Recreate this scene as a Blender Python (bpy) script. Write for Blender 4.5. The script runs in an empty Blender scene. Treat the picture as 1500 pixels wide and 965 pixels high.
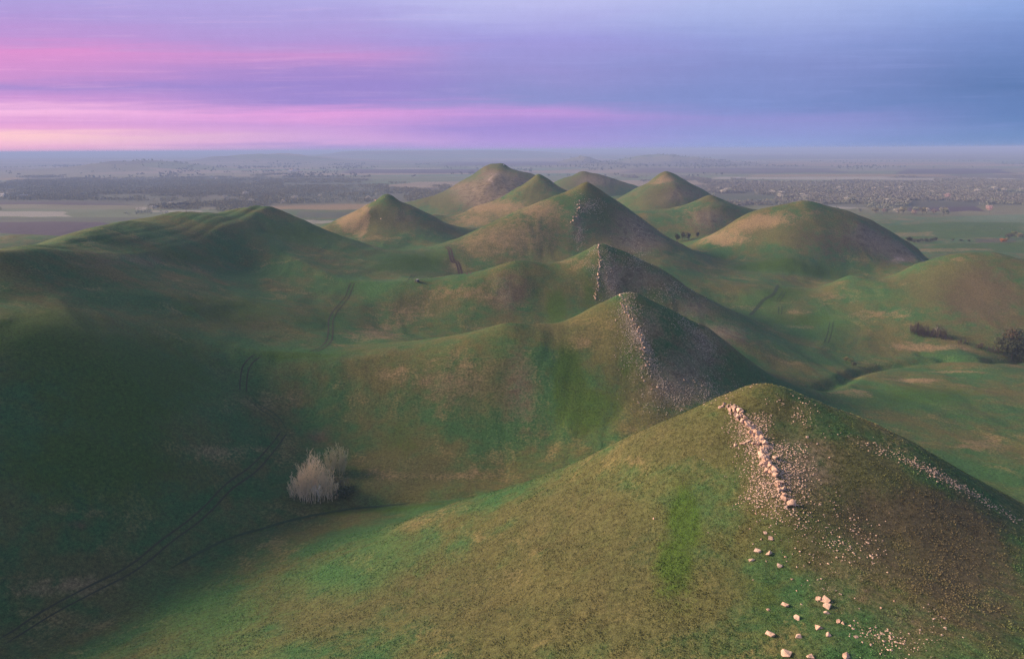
import bpy, bmesh, math, random
import numpy as np
from mathutils import Vector, Matrix
from mathutils.bvhtree import BVHTree
random.seed(7); RNG = np.random.default_rng(7)
SC = bpy.context.scene
COL = SC.collection
CAM_Z = 130.0
# ---- the place, in world metres (x right, y ahead, z up): terrain survey points, ground cover patches, tracks, rocks, plants
FAR_HILLS = [[-2746,5500,51,420,500],[-3041,5300,10,500,500],[-2444,5600,10,450,500],[-2460,8500,69,800,900],[-2972,8200,45,700,800],[663,7200,63,170,500],[1354,7400,71,300,450],[1688,7100,40,350,500],[772,6000,25,300,300],[-2139,12500,100,1300,1500],[-595,13500,100,1500,1500]]
RIDGES = [[[[-9.5,182],[5.0,172],[16.4,165],[23.9,160],[30.7,155],[36.6,152],[42.5,150],[48.5,149],[54.0,150],[58.3,149.5],[62.5,148],[66.8,146],[71.2,144],[74.7,142],[81.7,137],[87.4,133],[91.6,129],[95.7,125]],3.12,16],[[[53.2,147.3],[47.8,137.9],[47.0,123.5],[45.5,108.0],[43.1,90.6]],2.75,16],[[[-16.7,315],[-3.6,318],[9.5,320],[15.5,322],[23.2,323],[30.5,325],[36.9,327],[46.2,330],[48.4,330],[51.5,330],[55.7,331],[60.4,332],[64.5,332],[70.8,331],[77.4,330],[83.6,329],[89.9,328],[97.3,325],[104.3,319],[112.6,312]],5.62,22],[[[50.5,327.4],[53.8,309.6],[55.0,292.1],[55.6,272.3]],5.62,20],[[[-24.5,467],[-4.2,470],[4.7,472],[20.2,473],[31.6,476],[42.0,478],[49.7,479.5],[57.3,480],[61.8,480.5],[67.8,481],[75.1,481],[86.4,480],[98.4,478],[110.3,475],[121.6,472]],5.62,24],[[[58.3,476.8],[56.3,465.6],[53.5,450.3],[51.3,441.3]],5.62,22],[[[-30.0,655],[-11.9,668],[6.9,680],[26.0,688],[45.4,695],[58.4,699],[64.9,699.5],[70.6,700],[76.5,700.5],[84.4,701],[97.4,700],[116.9,698],[136.3,695],[160.5,685]],12.95,38],[[[68.1,692.2],[61.3,671.6],[52.9,640.9],[47.4,613.1]],11.1,34],[[[-201.2,790],[-183.9,797],[-171.5,799],[-159.5,800],[-146.6,800],[-134.5,800],[-128.1,800.5],[-122.5,801],[-110.2,801],[-97.8,801],[-86.1,801],[-74.1,805]],12.95,36],[[[-136.7,794.6],[-146.0,774.9],[-158.0,748.8],[-161.4,729.8]],11.1,28],[[[-96.3,920],[-76.3,925],[-59.2,927],[-42.1,930],[-24.9,933],[-7.7,938],[6.1,943],[20.1,948],[27.1,949],[34.0,950],[41.0,950.5],[49.8,951],[58.5,951],[70.8,951]],11.1,36],[[[34.6,941.0],[28.1,924.3],[34.3,908.7]],9.25,28],[[[-162.6,1270],[-121.0,1279],[-104.7,1283],[-85.8,1287],[-67.0,1290],[-52.9,1296],[-36.4,1300],[-24.5,1300],[-13.9,1300],[-3.2,1300.5],[13.3,1301],[37.1,1301],[54.9,1300]],16.65,55],[[[-18.3,1277.4],[-29.4,1196.4],[-50.8,1123.9]],14.8,45],[[[103.2,1500],[122.3,1500],[141.4,1500],[160.6,1500],[179.9,1500],[214.5,1500],[249.2,1500]],11.1,50],[[[155.2,1080],[163.3,1082],[180.9,1088],[201.6,1094],[212.1,1098],[222.2,1099.5],[228.2,1100],[235.5,1100.5],[250.0,1101],[266.7,1101],[284.1,1100],[311.2,1085]],14.8,45],[[[230.0,1088.4],[229.5,1036.8],[218.9,1006.9]],9.25,35],[[[187.8,880],[202.7,885],[217.2,892],[232.7,899],[241.0,900],[249.7,901],[261.4,903],[276.8,906],[302.0,910]],11.1,36],[[[242.3,895.0],[245.7,872.8],[241.9,843.9]],11.1,28],[[[177.8,730],[194.0,733],[211.3,736],[228.4,738],[245.6,740],[257.0,740],[268.4,740],[279.2,740],[289.3,740],[302.8,741],[314.1,741],[331.2,740],[342.7,739],[359.6,737],[376.9,735],[392.0,729],[403.5,723],[408.8,715]],5.55,35],[[[304.5,731.2],[329.4,708.4],[349.7,691.9],[357.9,673.2]],9.25,34],[[[-245.9,515],[-245.7,492],[-244.2,540],[-243.9,468],[-241.4,449],[-238.3,428],[-237.5,572],[-235.1,410],[-229.5,597],[-229.0,383],[-222.7,358],[-222.0,610],[-218.4,340],[-215.6,325],[-212.6,619],[-210.5,300],[-199.8,620],[-180.6,617],[-170.7,615],[-151.7,612],[-131.8,608],[-112.8,605],[-93.8,602]],8.33,32],[[[-130.1,300],[-107.5,300],[-85.8,300],[-64.1,300],[-48.5,305],[-36.0,310]],1.88,14],[[[-169.6,520],[-143.7,495],[-120.7,475],[-100.9,465],[-82.9,462],[-65.4,462],[-52.4,463],[-39.4,465]],2.5,18],[[[227.3,600],[251.4,585],[268.7,575],[280.3,572],[296.6,570],[314.2,565],[332.8,562],[352.3,560],[370.0,555],[388.0,550]],2.5,25],[[[-216.6,386.6],[-177.0,360.4],[-142.0,329.8],[-108.9,304.1]],1.12,14],[[[-227.7,467.3],[-196.3,466.2],[-145.3,438.7],[-102.8,383.4]],1.12,17],[[[-193.1,296.7],[-154.0,254.7],[-127.2,236.3],[-106.6,232.0]],1.38,12],[[[-164.4,234.6],[-145.8,215.9],[-126.6,204.1],[-111.8,199.5]],1.38,11]]
CTRL = [[54.02,150.0,81.26],[48.52,149.0,78.4],[42.5,150.0,76.18],[36.62,152.0,72.37],[30.71,155.0,68.77],[23.87,160.0,62.57],[16.43,165.0,56.25],[5.02,172.0,48.08],[-9.5,182.0,39.44],[58.32,149.5,79.86],[62.54,148.0,78.63],[66.81,146.0,76.71],[71.24,144.0,75.6],[74.69,142.0,74.31],[81.65,137.0,71.43],[87.36,133.0,68.44],[91.56,129.0,66.01],[95.73,125.0,62.29],[51.48,330.0,66.64],[48.37,330.0,66.01],[46.21,330.0,63.94],[36.87,327.0,60.09],[30.5,325.0,55.84],[23.24,323.0,53.98],[15.47,322.0,52.8],[9.53,320.0,53.03],[-3.65,318.0,54.58],[-16.67,315.0,50.73],[55.72,331.0,66.43],[60.36,332.0,65.01],[64.54,332.0,62.53],[70.8,331.0,59.49],[77.39,330.0,55.74],[83.65,329.0,51.96],[89.86,328.0,50.14],[97.28,325.0,42.58],[104.27,319.0,38.51],[112.64,312.0,23.25],[-35.97,310.0,47.44],[-48.51,305.0,45.18],[-64.06,300.0,45.15],[-85.79,300.0,46.48],[-107.47,300.0,47.8],[-130.11,300.0,53.32],[57.26,480.0,71.38],[49.66,479.5,65.38],[41.95,478.0,62.75],[31.55,476.0,58.69],[20.25,473.0,57.98],[4.67,472.0,60.04],[-4.19,470.0,58.3],[-24.47,467.0,52.11],[61.82,480.5,69.82],[67.8,481.0,67.19],[75.09,481.0,64.74],[86.37,480.0,59.31],[98.39,478.0,54.02],[110.28,475.0,45.7],[121.63,472.0,37.84],[-39.36,465.0,50.64],[-52.38,463.0,48.83],[-65.41,462.0,48.19],[-82.87,462.0,48.73],[-100.9,465.0,50.08],[-120.66,475.0,53.89],[-143.73,495.0,59.7],[-169.61,520.0,66.99],[132.77,467.0,32.24],[145.4,460.0,25.09],[160.31,450.0,16.61],[70.64,700.0,101.5],[64.86,699.5,97.71],[58.45,699.0,95.33],[45.41,695.0,90.02],[26.01,688.0,82.8],[6.87,680.0,75.34],[-11.86,668.0,68.51],[-29.98,655.0,61.88],[76.52,700.5,97.64],[84.41,701.0,93.01],[97.4,700.0,84.09],[116.88,698.0,70.75],[136.27,695.0,56.82],[160.55,685.0,43.18],[-58.46,630.0,52.28],[-83.91,600.0,50.51],[186.51,660.0,30.49],[208.5,630.0,23.47],[227.3,600.0,23.8],[251.36,585.0,20.22],[268.65,575.0,31.68],[280.29,572.0,31.21],[296.63,570.0,29.1],[314.19,565.0,41.44],[332.84,562.0,48.04],[352.26,560.0,51.43],[370.03,555.0,51.6],[388.03,550.0,47.35],[-93.79,602.0,50.05],[-112.81,605.0,52.46],[-131.8,608.0,57.84],[-151.65,612.0,64.12],[-170.66,615.0,72.52],[-180.64,617.0,76.24],[-199.85,620.0,83.58],[-212.55,619.0,84.8],[-221.96,610.0,84.15],[-229.51,597.0,83.83],[-237.54,572.0,82.47],[-244.17,540.0,86.98],[-245.94,515.0,86.36],[-243.85,468.0,87.66],[-241.36,449.0,86.94],[-238.34,428.0,86.62],[-228.95,383.0,86.29],[-235.06,410.0,86.58],[-218.37,340.0,87.78],[-245.65,492.0,84.94],[-222.73,358.0,86.68],[-215.56,325.0,88.77],[-210.53,300.0,90.03],[-134.54,800.0,85.83],[-146.64,800.0,77.81],[-159.5,800.0,72.07],[-171.49,799.0,64.96],[-183.9,797.0,60.49],[-201.2,790.0,51.49],[-128.1,800.5,83.06],[-122.47,801.0,77.69],[-110.16,801.0,72.26],[-97.81,801.0,66.09],[-86.12,801.0,61.14],[-74.06,805.0,53.82],[34.04,950.0,102.51],[27.07,949.0,96.05],[20.11,948.0,89.72],[6.15,943.0,82.58],[-7.72,938.0,75.24],[-24.94,933.0,67.12],[-42.1,930.0,61.64],[-59.24,927.0,54.06],[-76.33,925.0,50.04],[-96.31,920.0,52.67],[41.02,950.5,97.85],[49.77,951.0,93.18],[58.54,951.0,85.53],[70.84,951.0,78.91],[-13.87,1300.0,106.48],[-24.52,1300.0,106.27],[-36.36,1300.0,106.95],[-52.89,1296.0,98.88],[-66.95,1290.0,88.41],[-85.84,1287.0,78.35],[-104.66,1283.0,66.73],[-120.99,1279.0,58.76],[-162.62,1270.0,43.56],[-3.25,1300.5,99.02],[13.34,1301.0,93.02],[37.11,1301.0,90.17],[54.94,1300.0,80.27],[141.39,1500.0,87.99],[122.33,1500.0,78.85],[103.19,1500.0,74.36],[160.63,1500.0,84.56],[179.91,1500.0,80.56],[214.51,1500.0,69.59],[249.23,1500.0,58.69],[228.23,1100.0,99.14],[222.17,1099.5,97.73],[212.09,1098.0,91.29],[201.62,1094.0,83.26],[180.91,1088.0,74.4],[163.33,1082.0,64.92],[155.22,1080.0,59.54],[235.47,1100.5,96.3],[250.03,1101.0,88.63],[266.69,1101.0,78.17],[284.05,1100.0,71.19],[311.23,1085.0,53.81],[241.04,900.0,76.37],[232.66,899.0,72.52],[217.23,892.0,65.35],[202.68,885.0,61.57],[187.84,880.0,59.03],[249.73,901.0,73.31],[261.36,903.0,69.02],[276.83,906.0,62.71],[301.95,910.0,57.92],[289.34,740.0,78.93],[279.23,740.0,77.16],[268.42,740.0,75.79],[256.97,740.0,73.83],[245.59,740.0,70.41],[228.38,738.0,62.65],[211.34,736.0,50.09],[193.97,733.0,40.58],[177.83,730.0,32.06],[302.81,741.0,77.78],[314.08,741.0,74.11],[331.17,740.0,70.16],[342.71,739.0,66.75],[359.61,737.0,60.1],[376.89,735.0,49.88],[392.04,729.0,40.31],[403.45,723.0,32.69],[408.85,715.0,20.25],[70.23,195.0,50.76],[63.17,194.0,49.51],[55.26,195.0,46.71],[47.47,197.0,43.02],[39.63,200.0,38.83],[30.58,205.0,32.64],[20.91,210.0,26.31],[6.33,217.0,18.19],[75.87,194.5,49.98],[81.56,193.0,48.69],[87.4,191.0,47.08],[93.5,189.0,45.66],[98.36,187.0,44.45],[108.47,182.0,41.68],[116.92,178.0,38.87],[123.5,174.0,36.85],[130.19,170.0,34.74],[59.28,380.0,42.59],[55.7,380.0,41.81],[53.21,380.0,40.7],[42.5,377.0,36.68],[35.19,375.0,33.55],[26.84,373.0,30.86],[17.87,372.0,29.23],[11.02,370.0,29.42],[-4.22,368.0,30.44],[-19.31,365.0,28.11],[64.14,381.0,42.37],[69.45,382.0,40.87],[74.26,382.0,38.73],[81.5,381.0,35.55],[89.12,380.0,31.85],[96.36,379.0,28.49],[103.56,378.0,25.77],[112.25,375.0,19.68],[120.61,369.0,14.63],[130.69,362.0,8.06],[-38.87,335.0,42.44],[-52.48,330.0,40.18],[-69.4,325.0,40.15],[-92.94,325.0,41.48],[-116.42,325.0,42.8],[-140.96,325.0,48.32],[63.82,535.0,44.69],[55.36,534.5,40.75],[46.78,533.0,37.4],[35.2,531.0,33.69],[22.6,528.0,32.4],[5.22,527.0,33.97],[-4.68,525.0,32.54],[-27.36,522.0,27.33],[68.9,535.5,43.93],[75.55,536.0,41.59],[83.67,536.0,38.84],[96.27,535.0,33.71],[109.71,533.0,28.05],[123.05,530.0,20.02],[135.8,527.0,12.59],[-41.9,495.0,45.64],[-55.78,493.0,43.83],[-69.66,492.0,43.19],[-88.25,492.0,43.73],[-107.41,495.0,45.08],[-128.28,505.0,48.89],[-152.44,525.0,54.7],[-179.4,550.0,61.99],[139.87,492.0,27.24],[153.3,485.0,20.09],[169.21,475.0,11.61],[76.7,760.0,65.36],[70.43,759.5,63.21],[63.47,759.0,60.43],[49.34,755.0,55.04],[28.27,748.0,47.74],[7.48,740.0,40.31],[-12.92,728.0,33.4],[-32.72,715.0,26.83],[83.08,760.5,62.79],[91.63,761.0,57.98],[105.75,760.0,49.09],[126.93,758.0,35.73],[148.04,755.0,21.78],[-62.17,670.0,44.28],[-89.51,640.0,42.51],[197.82,700.0,22.49],[272.85,635.0,11.97],[292.01,625.0,15.25],[304.79,622.0,15.15],[322.65,620.0,14.85],[341.99,615.0,25.31],[362.45,612.0,32.05],[383.71,610.0,35.4],[403.37,605.0,35.47],[423.31,600.0,31.91],[-100.8,647.0,30.02],[-121.2,650.0,32.44],[-141.56,653.0,37.84],[-162.8,657.0,44.13],[-183.15,660.0,52.44],[-193.82,662.0,56.27],[-214.35,665.0,63.5],[-228.0,664.0,64.94],[-238.34,655.0,64.38],[-246.81,642.0,63.78],[-256.23,617.0,63.87],[-264.52,585.0,66.9],[-144.63,860.0,59.99],[-157.64,860.0,53.16],[-171.46,860.0,47.03],[-184.37,859.0,40.23],[-197.75,857.0,35.34],[-216.48,850.0,26.58],[-137.7,860.5,57.61],[-131.64,861.0,53.33],[-118.41,861.0,47.21],[-105.13,861.0,41.14],[-92.57,861.0,35.94],[-79.58,865.0,28.86],[36.19,1010.0,79.09],[28.78,1009.0,74.57],[21.38,1008.0,68.68],[6.54,1003.0,60.47],[-8.21,998.0,53.16],[-26.54,993.0,45.07],[-44.82,990.0,39.43],[-63.07,987.0,32.11],[-81.28,985.0,28.13],[-102.59,980.0,30.35],[43.61,1010.5,76.14],[52.91,1011.0,70.97],[62.24,1011.0,64.08],[75.31,1011.0,57.15],[-14.83,1390.0,65.93],[-26.21,1390.0,66.56],[-38.87,1390.0,66.62],[-56.57,1386.0,58.71],[-71.63,1380.0,48.56],[-91.84,1377.0,38.37],[-112.0,1373.0,27.09],[-129.51,1369.0,19.28],[-174.14,1360.0,7.33],[-3.47,1390.5,59.5],[14.27,1391.0,53.6],[39.67,1391.0,49.99],[58.74,1390.0,40.61],[149.88,1590.0,57.37],[129.67,1590.0,49.43],[109.38,1590.0,44.15],[170.26,1590.0,54.59],[190.7,1590.0,50.47],[227.38,1590.0,39.53],[264.19,1590.0,28.55],[244.83,1180.0,63.78],[238.33,1179.5,62.45],[227.54,1178.0,56.36],[216.36,1174.0,48.7],[194.22,1168.0,39.25],[175.4,1162.0,29.86],[166.72,1160.0,25.12],[252.59,1180.5,61.56],[268.2,1181.0,54.08],[286.07,1181.0,44.1],[304.71,1180.0,36.12],[334.17,1165.0,19.04],[259.79,970.0,45.67],[250.78,969.0,42.92],[234.27,962.0,36.94],[218.71,955.0,33.07],[269.13,971.0,43.52],[281.62,973.0,39.24],[298.21,976.0,33.18],[325.18,980.0,27.77],[320.62,820.0,38.8],[309.41,820.0,37.37],[297.44,820.0,35.87],[284.75,820.0,33.91],[272.14,820.0,30.59],[335.51,821.0,37.65],[347.99,821.0,34.21],[366.97,820.0,30.13],[379.81,819.0,26.77],[398.64,817.0,20.07],[417.91,815.0,9.96],[435.06,809.0,4.0],[448.1,803.0,4.0],[454.59,795.0,4.0],[-22.35,196.0,27.14],[33.78,85.0,63.26],[60.37,80.0,67.01],[14.35,90.0,59.47],[-17.31,105.0,47.93],[-61.12,125.0,32.54],[-113.78,140.0,21.13],[-120.95,150.0,18.93],[-72.75,152.0,26.39],[-95.88,183.0,17.22],[-67.81,220.0,15.54],[-33.95,220.0,18.29],[12.74,125.0,56.85],[-7.09,130.0,46.47],[-29.28,137.0,37.21],[40.36,113.0,70.13],[53.5,134.0,73.68],[61.45,108.0,66.5],[-54.28,145.0,28.44],[80.97,103.0,63.3],[-40.83,170.0,30.86],[-108.5,165.0,18.69],[47.16,295.0,46.25],[54.21,262.0,34.03],[-2.84,275.0,35.33],[-2.7,243.0,20.58],[-39.65,265.0,27.9],[-35.48,232.0,20.66],[24.93,252.0,27.21],[27.98,288.0,42.51],[-68.08,275.0,29.98],[-66.85,245.0,20.04],[88.01,300.0,32.4],[78.3,312.0,47.52],[-88.51,265.0,25.38],[-106.71,283.0,39.0],[-99.85,238.0,33.62],[-99.05,216.0,23.82],[-116.69,212.0,42.05],[-112.03,200.0,31.8],[-127.29,237.0,56.42],[-137.46,214.0,52.64],[-125.09,190.0,41.01],[-136.69,180.0,45.79],[-149.24,238.0,68.24],[-156.27,215.0,70.02],[-123.58,170.0,31.35],[-150.41,203.0,56.73],[-187.31,262.0,75.05],[-157.66,238.0,73.01],[-163.22,285.0,68.62],[-169.61,325.0,67.8],[-190.74,310.0,73.82],[-149.81,350.0,59.45],[-116.22,380.0,45.74],[-94.07,362.0,39.65],[-64.16,350.0,39.36],[-180.88,480.0,51.58],[-199.91,476.0,70.33],[-218.29,403.0,78.99],[-210.55,452.0,76.83],[-217.02,368.0,80.06],[-142.8,430.0,47.27],[-206.87,402.0,76.04],[-44.66,425.0,35.3],[21.04,440.0,40.17],[-73.73,405.0,35.95],[-20.0,420.0,38.34],[105.3,440.0,31.13],[129.71,408.0,26.06],[141.19,362.0,17.59],[166.76,380.0,11.9],[77.24,450.0,37.83],[181.43,545.0,23.17],[215.85,500.0,12.21],[219.7,455.0,9.14],[198.68,520.0,17.83],[188.92,455.0,9.31],[5.96,600.0,47.78],[91.95,655.0,58.15],[130.11,600.0,38.61],[-52.46,560.0,42.98],[48.13,640.0,60.02],[-73.98,525.0,46.06],[170.33,600.0,26.97],[135.92,575.0,34.16],[321.02,500.0,31.15],[271.73,472.0,18.43],[318.74,455.0,22.14],[274.44,452.0,14.13],[265.32,505.0,20.67],[247.09,424.0,6.49],[309.08,424.0,5.29],[195.83,402.0,7.0],[154.14,362.0,11.22],[202.5,344.0,13.98],[267.66,393.0,12.53],[228.26,308.0,16.26],[167.3,308.0,16.6],[160.15,212.0,19.57],[167.97,258.0,18.42],[162.2,330.0,15.47],[286.71,436.0,11.59],[-23.27,860.0,48.36],[-52.45,815.0,45.26],[-100.85,725.0,48.18],[-130.9,745.0,56.43],[-122.0,690.0,45.83],[-157.02,735.0,47.34],[-74.84,735.0,46.9],[-50.67,1120.0,49.47],[-137.12,1150.0,41.46],[-207.79,1190.0,39.81],[-9.34,1130.0,58.81],[108.89,1300.0,53.37],[196.7,1250.0,55.83],[189.54,810.0,33.2],[212.78,1000.0,65.84],[226.54,840.0,52.81],[197.9,850.0,48.14],[173.08,980.0,49.43],[270.43,690.0,53.39],[253.22,640.0,31.9],[220.49,670.0,33.88],[318.56,680.0,41.53],[346.06,668.0,27.17],[201.57,690.0,24.63],[242.24,700.0,45.93],[-528.17,800.0,43.42],[-558.19,800.0,42.09],[-474.25,760.0,42.65],[0.0,-60.0,45.0],[60.0,20.0,60.0],[-60.0,20.0,45.0],[100.0,50.0,68.0],[-150.0,50.0,35.0],[160.0,60.0,60.0],[200.0,100.0,50.0],[220.0,160.0,30.0],[0.0,60.0,52.0],[-200.0,90.0,62.0],[-205.0,160.0,80.0],[-212.0,235.0,88.0],[-275.0,250.0,64.0],[-255.0,150.0,60.0],[-285.0,330.0,62.0],[-300.0,390.0,60.0],[-320.0,450.0,60.0],[-330.0,530.0,58.0],[-400.0,320.0,38.0],[-400.0,150.0,42.0],[-600.0,300.0,30.0],[-500.0,450.0,30.0],[-420.0,650.0,18.0],[-700.0,600.0,0.0],[-300.0,760.0,12.0],[-250.0,830.0,8.0],[-600.0,900.0,0.0],[-450.0,1050.0,0.0],[60.0,232.0,27.0],[100.0,240.0,30.0],[20.0,228.0,22.0],[150.0,270.0,22.0],[190.0,220.0,24.0],[260.0,200.0,20.0],[350.0,300.0,18.0],[450.0,250.0,18.0],[450.0,420.0,10.0],[600.0,420.0,8.0],[600.0,300.0,20.0],[0.0,395.0,30.0],[60.0,400.0,29.0],[120.0,395.0,24.0],[20.0,560.0,36.0],[100.0,560.0,36.0],[180.0,560.0,30.0],[450.0,545.0,50.0],[550.0,520.0,38.0],[700.0,500.0,12.0],[330.0,640.0,22.0],[420.0,650.0,18.0],[500.0,700.0,3.0],[650.0,750.0,0.0],[420.0,800.0,2.0],[600.0,1000.0,0.0],[900.0,600.0,0.0],[800.0,300.0,12.0],[450.0,1000.0,0.0],[400.0,1250.0,0.0],[700.0,1400.0,0.0],[0.0,820.0,30.0],[150.0,790.0,28.0],[230.0,820.0,25.0],[-60.0,1000.0,32.0],[20.0,1050.0,28.0],[100.0,1000.0,30.0],[-300.0,1000.0,6.0],[-250.0,1150.0,15.0],[-400.0,1300.0,0.0],[-150.0,1500.0,5.0],[0.0,1480.0,20.0],[250.0,1350.0,12.0],[350.0,1150.0,8.0],[150.0,1750.0,5.0],[350.0,1600.0,0.0],[-400.0,1700.0,0.0],[600.0,1800.0,0.0],[0.0,1850.0,0.0],[-800.0,1300.0,0.0],[900.0,1000.0,0.0],[1000.0,1700.0,0.0],[-1000.0,900.0,0.0],[-1000.0,1800.0,0.0],[-800.0,0.0,20.0],[800.0,0.0,20.0],[0.0,-500.0,30.0],[-1000.0,400.0,5.0],[1100.0,400.0,0.0]]
LAM = [0.0002,0.0002,0.0002,0.0002,0.0002,0.0002,0.0002,0.0002,0.0002,0.0002,0.0002,0.0002,0.0002,0.0002,0.0002,0.0002,0.0002,0.0002,0.0002,0.0002,0.0002,0.0002,0.0002,0.0002,0.0002,0.0002,0.0002,0.0002,0.0002,0.0002,0.0002,0.0002,0.0002,0.0002,0.0002,0.0002,0.0002,0.0002,0.006,0.006,0.006,0.006,0.006,0.006,0.0002,0.0002,0.0002,0.0002,0.0002,0.0002,0.0002,0.0002,0.0002,0.0002,0.0002,0.0002,0.0002,0.0002,0.0002,0.006,0.006,0.006,0.006,0.006,0.006,0.006,0.006,0.006,0.006,0.006,0.0002,0.0002,0.0002,0.0002,0.0002,0.0002,0.0002,0.0002,0.0002,0.0002,0.0002,0.0002,0.0002,0.0002,0.006,0.006,0.006,0.006,0.0002,0.0002,0.0002,0.0002,0.0002,0.0002,0.0002,0.0002,0.0002,0.0002,0.0002,0.0002,0.0002,0.0002,0.0002,0.0002,0.0002,0.0002,0.0002,0.0002,0.0002,0.0002,0.0002,0.0002,0.0002,0.0002,0.0002,0.0002,0.0002,0.0002,0.0002,0.0002,0.0002,0.0002,0.0002,0.0002,0.0002,0.0002,0.0002,0.0002,0.0002,0.0002,0.0002,0.0002,0.0002,0.0002,0.0002,0.0002,0.0002,0.0002,0.0002,0.0002,0.0002,0.0002,0.0002,0.0002,0.0002,0.0002,0.0002,0.0002,0.0002,0.0002,0.0002,0.0002,0.0002,0.0002,0.0002,0.0002,0.0002,0.0002,0.0002,0.0002,0.0002,0.0002,0.0002,0.0002,0.0002,0.0002,0.0002,0.0002,0.0002,0.0002,0.0002,0.0002,0.0002,0.0002,0.0002,0.0002,0.0002,0.0002,0.0002,0.0002,0.0002,0.0002,0.0002,0.0002,0.0002,0.0002,0.0002,0.0002,0.0002,0.0002,0.0002,0.0002,0.0002,0.0002,0.0002,0.0002,0.0002,0.0002,0.0002,0.0002,0.0002,0.0002,0.0002,0.0002,0.0002,0.0002,0.02,0.02,0.02,0.02,0.02,0.02,0.02,0.02,0.02,0.02,0.02,0.02,0.02,0.02,0.02,0.02,0.02,0.02,0.02,0.02,0.02,0.02,0.02,0.02,0.02,0.02,0.02,0.02,0.02,0.02,0.02,0.02,0.02,0.02,0.02,0.02,0.02,0.02,0.02,0.02,0.02,0.02,0.02,0.02,0.02,0.02,0.02,0.02,0.02,0.02,0.02,0.02,0.02,0.02,0.02,0.02,0.02,0.02,0.02,0.02,0.02,0.02,0.02,0.02,0.02,0.02,0.02,0.02,0.02,0.02,0.02,0.02,0.02,0.02,0.02,0.02,0.02,0.02,0.02,0.02,0.02,0.02,0.02,0.02,0.02,0.02,0.02,0.02,0.02,0.02,0.02,0.02,0.02,0.02,0.02,0.02,0.02,0.02,0.02,0.02,0.02,0.02,0.02,0.02,0.02,0.02,0.02,0.02,0.02,0.02,0.02,0.02,0.02,0.02,0.02,0.02,0.02,0.02,0.02,0.02,0.02,0.02,0.02,0.02,0.02,0.02,0.02,0.02,0.02,0.02,0.02,0.02,0.02,0.02,0.02,0.02,0.02,0.02,0.02,0.02,0.02,0.02,0.02,0.02,0.02,0.02,0.02,0.02,0.02,0.02,0.02,0.02,0.02,0.02,0.02,0.02,0.02,0.02,0.02,0.02,0.02,0.02,0.02,0.02,0.02,0.02,0.02,0.02,0.02,0.02,0.02,0.02,0.02,0.02,0.02,0.02,0.02,0.02,0.02,0.02,0.02,0.02,0.02,0.02,0.02,0.02,0.004,0.004,0.004,0.004,0.004,0.004,0.004,0.004,0.004,0.004,0.004,0.004,0.004,0.004,0.004,0.004,0.004,0.004,0.004,0.004,0.004,0.004,0.004,0.004,0.004,0.004,0.004,0.004,0.004,0.004,0.004,0.004,0.004,0.004,0.004,0.004,0.004,0.004,0.004,0.004,0.004,0.004,0.004,0.004,0.004,0.004,0.004,0.004,0.004,0.004,0.004,0.004,0.004,0.004,0.004,0.004,0.004,0.004,0.004,0.004,0.004,0.004,0.004,0.004,0.004,0.004,0.004,0.004,0.004,0.004,0.004,0.004,0.004,0.004,0.004,0.004,0.004,0.004,0.004,0.004,0.004,0.004,0.004,0.004,0.004,0.004,0.004,0.004,0.004,0.004,0.004,0.004,0.004,0.004,0.004,0.004,0.004,0.004,0.004,0.004,0.004,0.004,0.004,0.004,0.004,0.004,0.004,0.004,0.004,0.004,0.004,0.004,0.004,0.004,0.004,0.004,0.004,0.004,0.004,0.004,0.004,0.004,0.004,0.004,0.004,0.004,0.004,0.004,0.004,0.004,0.004,0.01,0.01,0.01,0.01,0.01,0.01,0.01,0.01,0.01,0.01,0.01,0.01,0.01,0.01,0.01,0.01,0.01,0.01,0.01,0.01,0.01,0.01,0.01,0.01,0.01,0.01,0.01,0.01,0.01,0.01,0.01,0.01,0.01,0.01,0.01,0.01,0.01,0.01,0.01,0.01,0.01,0.01,0.01,0.01,0.01,0.01,0.01,0.01,0.01,0.01,0.01,0.01,0.01,0.01,0.01,0.01,0.01,0.01,0.01,0.01,0.01,0.01,0.01,0.01,0.01,0.01,0.01,0.01,0.01,0.01,0.01,0.01,0.01,0.01,0.01,0.01,0.01,0.01,0.01,0.01,0.01,0.01,0.01,0.01,0.01,0.01,0.01]
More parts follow.
